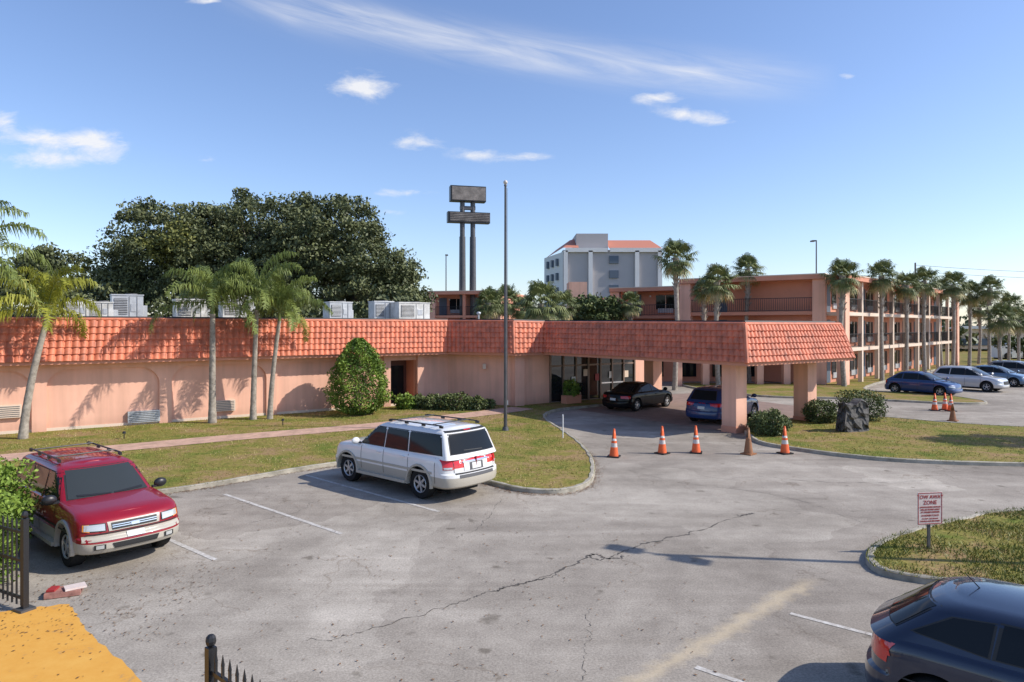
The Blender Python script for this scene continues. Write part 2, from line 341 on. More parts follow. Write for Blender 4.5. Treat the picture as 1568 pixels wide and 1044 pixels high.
def queen(name,base,top,nf,Lf,m,seed,tw=.13):
    r=np.random.default_rng(seed); e=empty(name,(base[0],base[1],0)); dx=top[0]-base[0];dy=top[1]-base[1];zt=top[2]
    mb=MB(); pts=[(dx*(t**1.5),dy*(t**1.5),zt*t-.05) for t in np.linspace(0,1,26)]
    rs=[tw*(1.25-.45*t+.18*math.exp(-((t-.05)/.08)**2))*(1+.05*(i%2)) for i,t in enumerate(np.linspace(0,1,26))]
    mb.tube(pts,rs,M['palmbark'],12)
    mb.tube([(dx,dy,zt-.1),(dx,dy,zt+.7)],[tw*.75,tw*.4],M['green'],8)
    c=np.array([dx,dy,zt+.35]); Q=[];S=[]
    for i in range(nf):
        f=(i+.5)/nf
        az=i*2.399+r.uniform(-.25,.25); el=math.radians(86-88*f**1.3+r.uniform(-8,8)); L=Lf*r.uniform(.8,1.1)
        p=c.copy(); ns=34; rp=[p.copy()]; cur=el
        for k in range(ns):
            d=np.array([math.cos(az)*math.cos(cur),math.sin(az)*math.cos(cur),math.sin(cur)])
            p=p+d*L/ns; rp.append(p.copy()); cur-= (.018+.085*(k/ns)**1.1)*(1 if cur>-1.4 else 0)
        base_s=r.uniform(.25,.65)
        if i>nf*.85: base_s+=.3
        mb.tube([tuple(rp[j]) for j in range(0,ns+1,6)],[.026-.0036*q for q in range(len(range(0,ns+1,6)))],M['green'],4)
        side=np.array([-math.sin(az),math.cos(az),0])
        for k in range(4,ns):
            fwd=(rp[k+1]-rp[k]); fwd/=np.linalg.norm(fwd); t=k/ns
            ll=.62*math.sin(math.pi*min(1,.15+t*.8))**.6
            for sg in(-1,1):
              for h in(0,.5):
                o=rp[k]+(rp[k+1]-rp[k])*h
                d=side*sg*.7+fwd*.55+r.normal(size=3)*.22; d[2]+=.15; d/=np.linalg.norm(d)
                d2=d*.35+np.array([0,0,-.95])+r.normal(size=3)*.12; d2/=np.linalg.norm(d2)
                l=ll*r.uniform(.7,1.2); m1=o+d*l*.45; m2=m1+d2*l*.7
                w=fwd*.021
                Q.append([o-w,o+w,m1+w,m1-w]); Q.append([m1-w,m1+w,m2+w*.15,m2-w*.15])
                s=base_s+r.uniform(-.18,.18); S+=[s,s]
    quads('fronds',np.array(Q),[m],np.array(S),e); mb.build('trunk',e,smooth=True,sharp=60); return e
def sabalmesh(seed):
    r=np.random.default_rng(seed); Q=[];S=[]
    for i in range(50):
        az=i*2.399+r.uniform(-.2,.2); f=(i+.5)/50; el=math.radians(80-140*f+r.uniform(-8,8)); pl=r.uniform(.6,1.1)
        d=np.array([math.cos(az)*math.cos(el),math.sin(az)*math.cos(el),math.sin(el)]); side=np.array([-math.sin(az),math.cos(az),0]); up=np.cross(d,side)
        p=d*pl; w=side*.02; Q.append([w*0-w,w,p+w,p-w]); S.append(.5)
        base=r.uniform(.15,.65); 
        if i>41: base=.97
        for k in range(20):
            a=math.radians(-115+230*k/19); dd=d*math.cos(a)+side*math.sin(a)+up*(-.15*abs(math.sin(a))); dd/=np.linalg.norm(dd)
            l=r.uniform(.65,.95)*(1-.25*abs(a)/2); ww=np.cross(dd,up); ww/=np.linalg.norm(ww); ww*=.034
            m1=p+dd*l*.6; m2=m1+dd*l*.32+np.array([0,0,-.26*l-.08])
            Q.append([p-ww*.4,p+ww*.4,m1+ww,m1-ww]); Q.append([m1-ww,m1+ww,m2+ww*.1,m2-ww*.1]); s=base+r.uniform(-.15,.15); S+=[s,s]
    return np.array(Q),np.array(S)
SAB=[sabalmesh(s) for s in(1,2,3)]
def sabal(name,x,y,zt,scale=1.0,k=0,rz=None,tr=.2):
    e=empty(name,(x,y,0)); Q,S=SAB[k%3]; a=rz if rz is not None else random.uniform(0,6); c,s=math.cos(a),math.sin(a)
    R=np.array([[c,s,0],[-s,c,0],[0,0,1]]); quads('fronds',(Q@R)*scale+np.array([0,0,zt]),[M['sabal']],S,e)
    mb=MB(); lx=random.uniform(-.15,.15); mb.tube([(-lx,0,-.1),(lx,0,zt*.5),(0,0,zt*.85),(0,0,zt+.1)],[tr*1.1,tr*.85,tr,tr*1.3],M['palmbark'],10)
    for i in range(26):
        a=i*2.4; z=zt*(.7+.3*i/26) if zt<9 else zt-2+2*i/26
        mb.cyl((math.cos(a)*tr*.7,math.sin(a)*tr*.7,z-.15),(math.cos(a)*tr*1.7,math.sin(a)*tr*1.7,z+.12),.05,.03,M['palmbark'],5)
    mb.build('trunk',e,smooth=True); return e
# ---------------------------------------------------------------- ground
def plane(name,poly,z,m,parent=None):
    mb=MB(); mb.face([(p[0],p[1],z) for p in poly],m); return mb.build(name,parent,fix=True)
plane('ground',[(-4000,-4000),(4000,-4000),(4000,4000),(-4000,4000)],-.02,mat('ground_grass',(.13,.145,.05),.95,var=.3,vscale=.05))
plane('parking_lot',[(-60,-30),(120,-30),(120,98),(-60,98)],0,M['asphalt'])
def catmull(P,closed=True,k=8):
    P=[Vector(p) for p in P]; n=len(P); out=[]
    for i in range(n if closed else n-1):
        if closed: a,b,c,d=P[(i-1)%n],P[i],P[(i+1)%n],P[(i+2)%n]
        else: a,b,c,d=P[max(i-1,0)],P[i],P[i+1],P[min(i+2,n-1)]
        for j in range(k):
            t=j/k; out.append(.5*((2*b)+(c-a)*t+(2*a-5*b+4*c-d)*t*t+(3*b-3*c+d-a)*t**3))
    if not closed: out.append(P[-1])
    return out
def isle(name,pts,kname):
    sp=catmull(pts)
    if sum(sp[i].x*sp[(i+1)%len(sp)].y-sp[(i+1)%len(sp)].x*sp[i].y for i in range(len(sp)))<0: sp=sp[::-1]
    plane(name,[(p.x,p.y) for p in sp],.10,M['lawn'])
    n=len(sp); rows=[[],[],[],[],[]]
    for i in range(n):
        t=(sp[(i+1)%n]-sp[i-1]).normalized(); nn=Vector((-t.y,t.x)); p=sp[i]
        w=.12+.02*math.sin(i*1.7)
        for r,(o,z) in zip(rows,((-.01,-.01),(.0,.09),(.03,.118),(w,.12),(w+.02,.09))):
            q=p+nn*o; r.append((q.x,q.y,z))
    mb=MB(); mb.grid(rows,M['kerb'],wrap=True); mb.build(kname,None,smooth=True)
    return sp
lawnL=[(-14,13.6),(-11.2,16.3),gp(250,757),gp(330,745),gp(460,722),gp(520,713),(-4.9,22.1),(-4.3,22.1),(-2.4,20.6),(-.7,19.0),(.25,18.1),(1.3,17.95),(2.1,18.8),(2.5,20.6),(2.66,23),(2.5,25.8),(2.09,28.7),(1.64,31.7),(1.75,33.8),(2.6,35.6),(4.5,37.2),(7,39.5),(9,46),(-5,56),(-40,45),(-45,15),(-20,8.5)]
LL=isle('lawn',lawnL,'kerb')
RI=isle('lawn_island',[(9.9,28.9),(9.35,26.9),(9.25,25.4),(9.87,24.3),(11.2,22.9),(12.8,22.0),(16,21.4),(22,21.2),(27,23.5),(27,27.5),(22,29.3),(19.5,30.7),(17.8,32.4),(15.9,33),(14.0,32.6),(12,31)],'kerb')
FI=isle('lawn_far_island',[(15,43),(20.3,41),(25,38.4),(27.3,39.3),(27,44),(25.5,49),(50,77),(48,80),(24,54),(13,52)],'kerb')
NI=isle('lawn_near_island',[(6.75,13.0),(7.5,13.8),(8.83,14.7),(10.2,15.4),(12,16.1),(20,17.6),(24,14),(18,8.5),(11,9.6),(8.2,11.2),(6.95,11.7),(6.5,12.2)],'kerb')
plane('grass_verge',[(30,80),(140,60),(140,160),(40,160)],.012,M['lawn'])
pp=catmull([gp(-60,712),gp(190,690),gp(350,675),gp(560,657),gp(640,648),gp(760,634),gp(800,628)],False,8)
mb=MB(); rows=[[],[]]
for i,p in enumerate(pp):
    t=(pp[min(i+1,len(pp)-1)]-pp[max(i-1,0)]).normalized(); nn=Vector((-t.y,t.x))
    rows[0].append((p.x-nn.x*.75,p.y-nn.y*.75,.112)); rows[1].append((p.x+nn.x*.75,p.y+nn.y*.75,.112))
mb.grid(rows,M['path']); mb.build('footpath')
plane('paved_driveway',[(3.4,36),(9.6,27.6),(14.2,31),(17,35),(12,45),(8,43)],.006,M['paver'])
yp=[gp(0,937),gp(60,930),gp(108,925),gp(122,952),gp(150,985),gp(222,1044),(-3.6,7.4),(-3.1,6.3)]; yq=[]
for i in range(len(yp)-1):
    a=Vector(yp[i]);b=Vector(yp[i+1]); 
    for k in range(8): yq.append(tuple(a.lerp(b,k/8)+Vector((random.uniform(-.03,.03),random.uniform(-.03,.03)))))
plane('painted_pavement',[(-14,11.2)]+yq+[(-3.1,6.3),(-7,1),(-16,5)],.006,M['yellow'])
def strip(name,a,b,w,m,z=.006,ext=0):
    a=Vector(a);b=Vector(b); d=(b-a).normalized(); n=Vector((-d.y,d.x))*w/2; a=a-d*ext
    return plane(name,[tuple(a-n),tuple(b-n),tuple(b+n),tuple(a+n)],z,m)
strip('parking_line',gp(255,825),gp(330,858),.10,M['line'],ext=3.2)
strip('parking_line',gp(352,760),gp(523,818),.10,M['line'],ext=.3)
strip('parking_line',gp(468,728),gp(672,784),.10,M['line'])
strip('parking_line',gp(1210,940),gp(1325,970),.09,M['line'])
strip('parking_line',(5.07,9.78),(8.5,6.9),.09,M['line'])
strip('parking_line',gp(1065,1022),(5.5,6.2),.09,M['line'])
def crack(pts,w,name='pavement_crack'):
    P=catmull(pts,False,22); mb=MB(); r0=[];r1=[]
    jx=0
    for i,p in enumerate(P):
        t=(P[min(i+1,len(P)-1)]-P[max(i-1,0)]).normalized(); nn=Vector((-t.y,t.x)); jx=jx*.75+random.uniform(-.045,.045); ww=w*random.uniform(.05,1.1)
        a=p+nn*(jx-ww/2); b=p+nn*(jx+ww/2); r0.append((a.x,a.y,.004)); r1.append((b.x,b.y,.004))
    mb.grid([r0,r1],M['crack']); return mb.build(name)
crack([gp(470,982),gp(560,965),gp(700,925),gp(760,903),gp(850,880)],.022)
crack([gp(755,905),gp(800,892),gp(850,880)],.05)
crack([gp(850,880),gp(905,848),gp(930,855),gp(980,836),gp(1060,815)],.06); crack([gp(1060,815),gp(1150,787)],.035)
crack([gp(1130,790),gp(1155,787)],.10)
crack([gp(905,848),gp(915,858),gp(955,852)],.07)
crack([gp(770,760),gp(740,800),gp(700,825)],.014)
crack([gp(898,935),gp(899,985),gp(897,1044)],.010)
crack([gp(380,800),gp(440,790),gp(480,770)],.014)
crack([gp(1160,730),gp(1300,740),gp(1420,735)],.02)
crack([gp(960,720),gp(1060,742),gp(1200,760),gp(1320,800)],.012)
def inpoly(P,poly):
    x,y=P[:,0],P[:,1]; c=np.zeros(len(P),bool); n=len(poly)
    for i in range(n):
        x1,y1=poly[i][0],poly[i][1]; x2,y2=poly[i-1][0],poly[i-1][1]
        c^=((y1>y)!=(y2>y))&(x<(x2-x1)*(y-y1)/(y2-y1+1e-12)+x1)
    return c
pathpoly=[(a[0],a[1]) for a in rows[0]]+[(a[0],a[1]) for a in rows[1]][::-1]
def blades(name,poly,box,n,h,w,bias=0):
    P=rng.uniform([box[0],box[2]],[box[1],box[3]],(n,2)); P=P[inpoly(P,[(p[0],p[1]) for p in poly])]
    if name=='lawn_grass': P=P[~inpoly(P,pathpoly)]
    cl=np.sin(P[:,0]*2.1+np.sin(P[:,1]*1.7)*2)+np.sin(P[:,1]*3.1+P[:,0]*1.3)*.7+rng.normal(0,.7,len(P)); P=P[cl>-.7]
    k=len(P); a=rng.uniform(0,6.28,k); hh=h*rng.uniform(.4,1.2,k); wv=np.stack([np.cos(a)*w,np.sin(a)*w,np.zeros(k)],1)
    B=np.c_[P,np.full(k,.098)]; T=B+np.stack([rng.normal(0,.5,k)*hh,rng.normal(0,.5,k)*hh,hh],1)
    patch=.5+.25*np.sin(P[:,0]*1.1+np.sin(P[:,1]*.9)*1.6)+.18*np.sin(P[:,1]*2.3+P[:,0]*.4)+bias
    quads(name,np.stack([B-wv,B+wv,T],1),[M['grassb']],1-patch+rng.uniform(-.4,.4,k),None)
blades('lawn_grass',LL,(-22,3,17,38),65000,.05,.012,-.16)
blades('near_island_grass',NI,(6.2,14,9,17),55000,.07,.010,.28)
blades('island_grass',RI,(9,24,21,33),16000,.05,.013,-.15)
n=1700; P=np.c_[rng.uniform(-10,3,n),rng.uniform(8,20,n),np.full(n,.012)]
P2=np.c_[rng.uniform(-9.5,-5,700),rng.uniform(9.5,12.5,700),np.full(700,.012)]; P=np.r_[P,P2]
P=P[~inpoly(P[:,:2],[(p.x,p.y) for p in LL])]
q=leafquads(P,.026); q[:,:,2]=np.abs(q[:,:,2]-.012)*.25+.013
quads('fallen_leaves',q,[M['leafbrown']],rng.uniform(0,1,len(P)))
pts=[]
for i in range(len(LL)):
    p=LL[i]
    if -12<p.x<3 and p.y<24:
        t=(LL[(i+1)%len(LL)]-LL[i-1]).normalized(); nn=Vector((-t.y,t.x))
        for _ in range(26): 
            o=p+t*random.uniform(-.4,.4)-nn*abs(random.gauss(0,.13)); pts.append((o.x,o.y,.012))
P=np.array(pts); q=leafquads(P,.028); q[:,:,2]=np.abs(q[:,:,2]-.012)*.3+.013
quads('kerbside_leaf_litter',q,[M['leafbrown']],rng.uniform(0,1,len(P)))
# ---------------------------------------------------------------- main building
p=Vector((.82,.572)).normalized(); q=Vector((p.y,-p.x))
B=Vector((-3.58,37.9)); A=B-p*40; C=Vector((.1,36.05)); D=C+p*1.95; 
E=D+q*13.0; Fp=E+p*7.75; Gp=Fp-q*13.5
ZE=2.95
def offs(P,d):
    out=[]; n=len(P)
    for i in range(n):
        if i==0: t=(P[1]-P[0]).normalized(); out.append(P[0]+Vector((-t.y,t.x))*d); continue
        if i==n-1: t=(P[-1]-P[-2]).normalized(); out.append(P[-1]+Vector((-t.y,t.x))*d); continue
        a=(P[i]-P[i-1]).normalized(); b=(P[i+1]-P[i]).normalized(); na=Vector((-a.y,a.x)); nb=Vector((-b.y,b.x)); m=(na+nb).normalized()
        out.append(P[i]+m*d/max(.3,m.dot(na)))
    return out
eave=[A,B,C,D,E,Fp,Gp]; top=offs(eave,.42); zt=[4.66,4.64,4.6,4.56,4.45,4.45,4.56]
bld=empty('motel_lobby_building')
def tiles(parent,P0,P1,T0,T1):
    P0,P1,T0,T1=map(Vector,(P0,P1,T0,T1)); L=(P1-P0).length; nr=max(2,round(L/.27)); rowsN=6
    nrm=(P1-P0).cross(T0-P0).normalized()
    if nrm.z<0: nrm=-nrm
    us=[];hs=[]
    for i in range(nr):
        for k,h in((0,0),(.12,.45),(.28,.9),(.45,1.0),(.62,.9),(.78,.45),(.88,0)): us.append((i+k)/nr);hs.append(h)
    us.append(1);hs.append(0); mb=MB(); R=[]
    for j in range(rowsN):
        jj=[random.uniform(-.008,.012) for _ in range(nr+1)]
        for f,o in((0,.06),(1,.006)):
            v=(j+f)/rowsN; r=[]
            for u,h in zip(us,hs):
                w=(P0.lerp(P1,u)).lerp(T0.lerp(T1,u),v)+nrm*(o+h*.065+jj[min(nr,int(u*nr+1e-6))]); r.append(w)
            R.append(r)
    mb.grid(R,M['tile']); mb.face([P0-nrm*.02,P1-nrm*.02,T1-nrm*.02,T0-nrm*.02],M['tile'])
    return mb.build('tile_mansard',parent,smooth=True,sharp=40)
def v3(a,z): return (a.x,a.y,z)
for i in range(len(eave)-1):
    tiles(bld,v3(eave[i],ZE+.02),v3(eave[i+1],ZE+.02),v3(top[i],zt[i]),v3(top[i+1],zt[i+1]))
mb=MB()
for i in range(1,len(eave)-1):
    mb.cyl(v3(eave[i],ZE),v3(top[i],zt[i]+.05),.09,.09,M['tile'],8)
a2=offs(top,.16)
for i in range(len(eave)-1):
    a=Vector(v3(top[i],zt[i]+.05));b=Vector(v3(top[i+1],zt[i+1]+.05)); mb.cyl(a,b,.07,.07,M['tile'],8)
    a=Vector(v3(a2[i],zt[i]+.12));b=Vector(v3(a2[i+1],zt[i+1]+.12)); mb.cyl(a,b,.07,.07,M['darkedge'],6)
mb.build('ridge_caps',bld,smooth=True)
back=[Gp-q*8,A-q*16]
roofp=[(t.x,t.y,z-.06) for t,z in zip(top,zt)]+[(back[0].x,back[0].y,4.5),(back[1].x,back[1].y,4.55)]
mb=MB(); mb.face(roofp,M['roofflat']); mb.build('flat_roof',bld,fix=True)
so=offs(eave,.03)
mb=MB(); mb.face([(t.x,t.y,ZE) for t in so]+[(b.x,b.y,ZE) for b in back],M['soffit'])
fz=offs(eave,.015)
for i in range(len(fz)-1):
    a,b=fz[i],fz[i+1]; mb.face([(a.x,a.y,ZE-.10),(b.x,b.y,ZE-.10),(b.x,b.y,ZE+.04),(a.x,a.y,ZE+.04)],M['pinkd'])
mb.build('soffit_and_fascia',bld)
wl=offs(eave,.75); A1,B1,C1=wl[0],wl[1],wl[2]
W1=C1+p*2.55; W2=W1+p*6.6; W3=W2+p*1.9
def wallbox(mb,a,b,z0,z1,th,m,proud=0):
    a=Vector(a);b=Vector(b); d=(b-a); L=d.length; d=d/L; n=Vector((-d.y,d.x)); c=(a+b)/2+n*(th/2-proud); R=Matrix.Rotation(math.atan2(d.y,d.x),3,'Z')
    mb.box((c.x,c.y,(z0+z1)/2),(L,th,z1-z0),m,R)
def hit(u,P,d):
    k=(u-784)/F; return (k*P.y-P.x)/(d.x-k*d.y)
mb=MB()
tdoor0=hit(597,A1,p); tdoor1=hit(637,A1,p)
LAB=(B1-A1).length
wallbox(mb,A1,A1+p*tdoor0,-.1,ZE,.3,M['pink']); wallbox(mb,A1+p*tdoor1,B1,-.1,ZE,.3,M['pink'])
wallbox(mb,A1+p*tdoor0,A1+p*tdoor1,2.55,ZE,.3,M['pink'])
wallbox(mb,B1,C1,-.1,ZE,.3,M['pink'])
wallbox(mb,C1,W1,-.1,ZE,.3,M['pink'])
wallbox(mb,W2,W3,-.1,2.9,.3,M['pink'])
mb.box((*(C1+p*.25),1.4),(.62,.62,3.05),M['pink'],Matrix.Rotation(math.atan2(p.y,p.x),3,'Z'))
a=A1+p*tdoor0;b=A1+p*tdoor1
wallbox(mb,a-q*1.2,b-q*1.2,0,2.55,.1,M['doorb'])
wallbox(mb,a-q*1.2,a,-.1,2.55,.05,M['pinkd']); wallbox(mb,b-q*1.2,b,-.1,2.55,.05,M['pinkd'])
a2=a-q*1.14+p*.35; wallbox(mb,a2,a2+p*1.0,.1,2.2,.05,M['glass'],.03)
def arch(mb,t0,t1):
    r=.8
    xs=[t0+r*(1-math.cos(math.pi/2*k/8)) for k in range(9)]+[t1-r*(1-math.cos(math.pi/2*(8-k)/8)) for k in range(9)]
    def zc(x):
        d=min(x-t0,t1-x)
        return 2.62 if d>=r else 2.62-r*.9*(1-math.sqrt(max(0,1-((r-d)/r)**2)))
    for x0,x1 in zip(xs[:-1],xs[1:]):
        a=A1+p*x0+q*.12;b=A1+p*x1+q*.12; a0=A1+p*x0;b0=A1+p*x1
        mb.face([(a.x,a.y,zc(x0)),(b.x,b.y,zc(x1)),(b.x,b.y,ZE),(a.x,a.y,ZE)],M['pink'])
        mb.face([(a0.x,a0.y,zc(x0)),(b0.x,b0.y,zc(x1)),(b.x,b.y,zc(x1)),(a.x,a.y,zc(x0))],M['pink'])
tp=hit(253,A1,p); sp_=hit(253,A1,p)-hit(60,A1,p); cols=[tp-sp_*k for k in range(3,-1,-1)]+[tp+sp_,tp+2*sp_]
cols=[c for c in cols if c<LAB-1]
for c in cols:
    if tdoor0-.2<c<tdoor1+.2: c=tdoor0-.25
    wallbox(mb,A1+p*(c-.25),A1+p*(c+.25),-.1,ZE,.15,M['pink'],.12)
for c0,c1 in zip(cols[:-1],cols[1:]):
    if c1<tdoor0: arch(mb,c0+.25,c1-.25)
for t in(tdoor0-.22,tdoor1+.22): wallbox(mb,A1+p*(t-.2),A1+p*(t+.2),-.1,ZE,.15,M['pink'],.16)
wallbox(mb,A1,B1,-.1,.22,.1,M['cream'],.02)
mb.build('walls',bld,fix=True)
mb=MB(); wallbox(mb,W1,W2,.05,ZE,.08,M['store'])
nM=7; RP=Matrix.Rotation(math.atan2(p.y,p.x),3,'Z')
for i in range(nM+1):
    c=W1+p*(6.6*i/nM)+q*.03; mb.box((c.x,c.y,1.5),(.09,.12,2.9),M['frame'],RP)
for z in(.1,2.15,2.85): wallbox(mb,W1,W2,z-.05,z+.05,.12,M['frame'],.03)
wallbox(mb,W1+p*4.75,W1+p*5.6,1.0,1.07,.1,M['chrome'],.08); wallbox(mb,W1+p*3.8,W1+p*4.65,1.0,1.07,.1,M['chrome'],.08)
c=W1+p*.9+q*.8; mb.box((c.x,c.y,.3),(1.1,.45,.5),M['pinkd'],RP)
for t,z,m in((1.7,1.3,'white'),(3.5,1.4,'redtxt'),(4.6,1.5,'white'),(2.6,1.7,'cream'),(5.9,1.5,'cream')):
    c=W1+p*t+q*.05; mb.box((c.x,c.y,z),(.3,.02,.4),M[m],RP)
mb.build('storefront_windows',bld)
c=W1+p*.9+q*.8; bush('potted_plant',(c.x,c.y,.5),(.5,.4,.5),1200,.07,M['bush'])
mb=MB()
for c in(E+p*1.25-q*1.55,Fp-p*1.35-q*1.55,Fp-p*1.35-q*11.0):
    mb.box((c.x,c.y,1.45),(.72,.72,3.1),M['pink'],RP); mb.box((c.x,c.y,.12),(.76,.76,.3),M['pinkd'],RP)
mb.build('canopy_columns',bld,bevel=.02)
mb=MB()
for u,z,w,h,m in((220,.45,1.25,.5,'metal'),(343,.7,.95,.5,'cream'),(12,1.0,.9,.5,'cream')):
    t=hit(u,A1,p); wallbox(mb,A1+p*(t-w/2),A1+p*(t+w/2),z-h/2,z+h/2,.2,M[m],.16)
    for k in range(6):
        wallbox(mb,A1+p*(t-w/2+.06),A1+p*(t+w/2-.06),z-h/2+.05+k*h/6.5,z-h/2+.07+k*h/6.5,.02,M['acdark'],.175)
t=hit(742,B1,(C1-B1).normalized()); c=B1+(C1-B1).normalized()*t; 
mb.box((c.x,c.y-.2,2.2),(.18,.14,.28),M['cream'])
mb.build('wall_vents',bld)
def hvac(u0,u1,vt,back_,m):
    uc=(u0+u1)/2; P0=A-q*back_; t=hit(uc,P0,p); c=P0+p*t; Y=c.y; w=(u1-u0)*Y/F*.95; zt_=HC+(500-vt)*Y/F
    e=empty('rooftop_ac_unit',(c.x,c.y,0),math.atan2(p.y,p.x)+random.uniform(-.04,.04)); mb=MB(); z0=4.66; h=zt_-z0
    mb.box((0,0,z0+h/2+.02),(w,w*.75,h-.08),M[m]); mb.box((0,0,z0+h-.02),(w+.06,w*.75+.06,.06),M[m])
    mb.box((0,0,4.6),(w*.9,w*.6,.18),M['acdark'])
    mb.box((-w*.22,-w*.375-.012,z0+h*.55),(w*.42,.03,h*.6),M['acdark'])
    for k in range(9): mb.box((-w*.22,-w*.375-.035,z0+h*.28+k*h*.066),(w*.42,.02,.03),M[m])
    for x in(.05,.3): mb.box((w*x,-w*.375-.01,z0+h*.5),(.02,.03,h*.85),M['acdark'])
    mb.box((w*.18,-w*.375-.012,z0+h*.5),(w*.16,.02,h*.3),M['metal'])
    mb.cyl((w*.15,0,z0+h),(w*.15,0,z0+h+.07),w*.2,w*.2,M['acdark'],14)
    mb.box((w*.5+.1,.1,z0+h*.35),(.22,w*.4,h*.5),M['metal'])
    mb.build('casing',e,bevel=.012)
for a in((101,137,460,3.4,'acwhite'),(136,171,463,3.4,'acwhite'),(172,216,452,4.6,'metal'),(268,313,459,3.4,'acwhite'),(338,385,454,4.2,'acwhite'),(498,536,463,3.0,'metal'),(567,600,462,3.8,'metal'),(598,653,464,3.0,'acwhite')): hvac(*a)
mb=MB(); a=A-q*1.6+p*10;b=B-q*1.6; mb.cyl((a.x,a.y,4.75),(b.x,b.y,4.75),.03,.03,M['acdark'],6)
for k in range(14):
    c=a.lerp(b,k/13); mb.box((c.x,c.y,4.66),(.08,.08,.2),M['acdark'])
mb.build('roof_conduit')
mb=MB(); c=gz(733,480,39); mb.cyl((c[0],c[1],4.5),(c[0],c[1],5.1),.04,.04,M['metal']); mb.sphere((c[0],c[1],5.15),(.13,.13,.09),M['metal']); mb.build('roof_vent_pipe',smooth=True)
# ---------------------------------------------------------------- galleries
def gallery(name,P0,P1,Hh,floors,depth=14,bay=4.0,endpier=True,wallm='pinkd',colm='cream',rail='black',front_open=1.5):
    P0=Vector(P0);P1=Vector(P1); d=(P1-P0); L=d.length; e=empty(name,(P0.x,P0.y,0),math.atan2(d.y,d.x)); mb=MB(); fh=Hh/floors
    mb.box((L/2,front_open+depth/2,Hh/2),(L,depth,Hh-.1),M[wallm])
    mb.box((L/2,front_open/2+depth/2-.2,Hh-.02),(L+.5,depth+front_open+.4,.34),M[wallm]); mb.box((L/2,front_open/2+depth/2-.2,Hh+.18),(L+.56,depth+front_open+.46,.08),M['cream'])
    for k in range(1,floors): mb.box((L/2,front_open/2-.03,k*fh),(L,front_open+.06,.26),M[colm])
    nb=max(1,round(L/bay)); 
    for i in range(nb+1):
        x=min(max(L*i/nb,.2),L-.2); big=endpier and i in(0,nb)
        mb.box((x,.1,Hh/2-.1),((.9 if big else .32),(.6 if big else .3),Hh-.2),M['pink' if big else colm])
    gm=MB()
    for i in range(nb):
        x0=L*i/nb; w=L/nb
        for k in range(floors):
            z=k*fh+.13
            mb.box((x0+w*.25,front_open-.03,z+1.05),(.95,.06,2.1),M['door']); gm.box((x0+w*.66,front_open-.03,z+1.3),(min(w*.42,1.9),.06,1.35),M['glass'])
            mb.box((x0+w*.66,front_open-.05,z+.5),(min(w*.36,1.5),.12,.42),M['metal']); mb.box((x0+w*.66,front_open-.06,z+1.3),(.06,.08,1.35),M['cream'])
            mb.box((x0+w*.45,front_open-.08,z+1.9),(.12,.12,.16),M['white'])
            if k>0:
                mb.box((x0+w/2,.02,z+1.02),(w,.05,.05),M[rail]); mb.box((x0+w/2,.02,z+.08),(w,.04,.04),M[rail])
                for j in range(int(w/.16)): mb.box((x0+.08+j*.16,.02,z+.55),(.025,.025,.95),M[rail])
    mb.build('structure',e); gm.build('windows',e); return e
gallery('motel_guest_wing',gp(1292,592),(50.5,77.5),8.0,3,depth=12,bay=4.2)
gallery('motel_guest_wing',(14.2,56.5),(23.0,50.6),8.1,3,depth=11,bay=10.0,endpier=True,front_open=1.8,colm='pinkd')
gallery('motel_guest_wing',(9.8,66),(16.0,62.5),7.9,3,depth=9,bay=6,front_open=1.6,colm='pinkd')
gallery('motel_guest_wing',(-9.6,80),(-1.5,78),8.3,3,depth=12,bay=4,front_open=1.6,colm='pinkd')
mb=MB(); c=gz(883,450,66); mb.box((c[0],66,4.3),(1.7,3,8.6),M['pink']); mb.box((c[0]+3.5,69,3.6),(7,3,7.2),M['pink']); mb.build('stair_tower')
mb=MB()
for i in range(7):
    x=10.2+i*2.05; y=50.2+.15*i
    mb.box((x,y,1.35),(.5,.5,2.7),M['pink'])
mb.box((16.4,51.2,2.95),(14,2.6,.5),M['pinkd']); mb.box((16.4,54.5,1.35),(14,.3,2.7),M['pinkd'])
for i in range(5): mb.box((11.4+i*2.6,54.3,1.2),(1.3,.1,1.6),M['glass'])
mb.build('covered_walkway',bevel=.02)
# distant hotel
e=empty('distant_hotel',(0,0,0)); mb=MB()
Yh=150; sx=Yh/F
def hx(u): return (u-784)*sx
def hz(v): return HC+(500-v)*sx
mb.box(((hx(862)+hx(1012))/2,Yh+9,hz(383)/2),(hx(1012)-hx(862),18,hz(383)),M['hotelg'])
mb.prism([(hx(838),Yh+14),(hx(862),Yh-.1),(hx(862),Yh+14)],0,hz(386),M['hotelw'])
mb.box(((hx(866)+hx(930))/2,Yh-.2,hz(382)-.2),(hx(930)-hx(866),.8,.9),M['hotelw']); mb.box(((hx(934)+hx(1012))/2,Yh-.25,hz(382)-.2),(hx(1012)-hx(934),.7,.9),M['hotelw'])
mb.box(((hx(883)+hx(932))/2,Yh+6,hz(357)/2+2),(hx(932)-hx(883),10,hz(357)-4),M['hotelg'])
for u in(866,904,975,1010): mb.box((hx(u),Yh-.3,hz(383)/2),(.9,.6,hz(383)-.4),M['hotelw'])
for k in range(6):
    z=hz(398)-k*3.2
    if z>3: mb.box((hx(940)+.0,Yh-.15,z),(2.0,.3,1.7),M['door'])
a=(hx(932),Yh-.5,hz(381));b=(hx(1014),Yh-.5,hz(381)); mb.face([a,b,(hx(1004),Yh+6,hz(363)),(hx(932),Yh+6,hz(363))],M['redroof'])
a=(hx(862),Yh-.5,hz(380));b=(hx(886),Yh-.5,hz(380)); mb.face([a,b,(hx(886),Yh+6,hz(360)),(hx(876),Yh+6,hz(363))],M['redroof'])
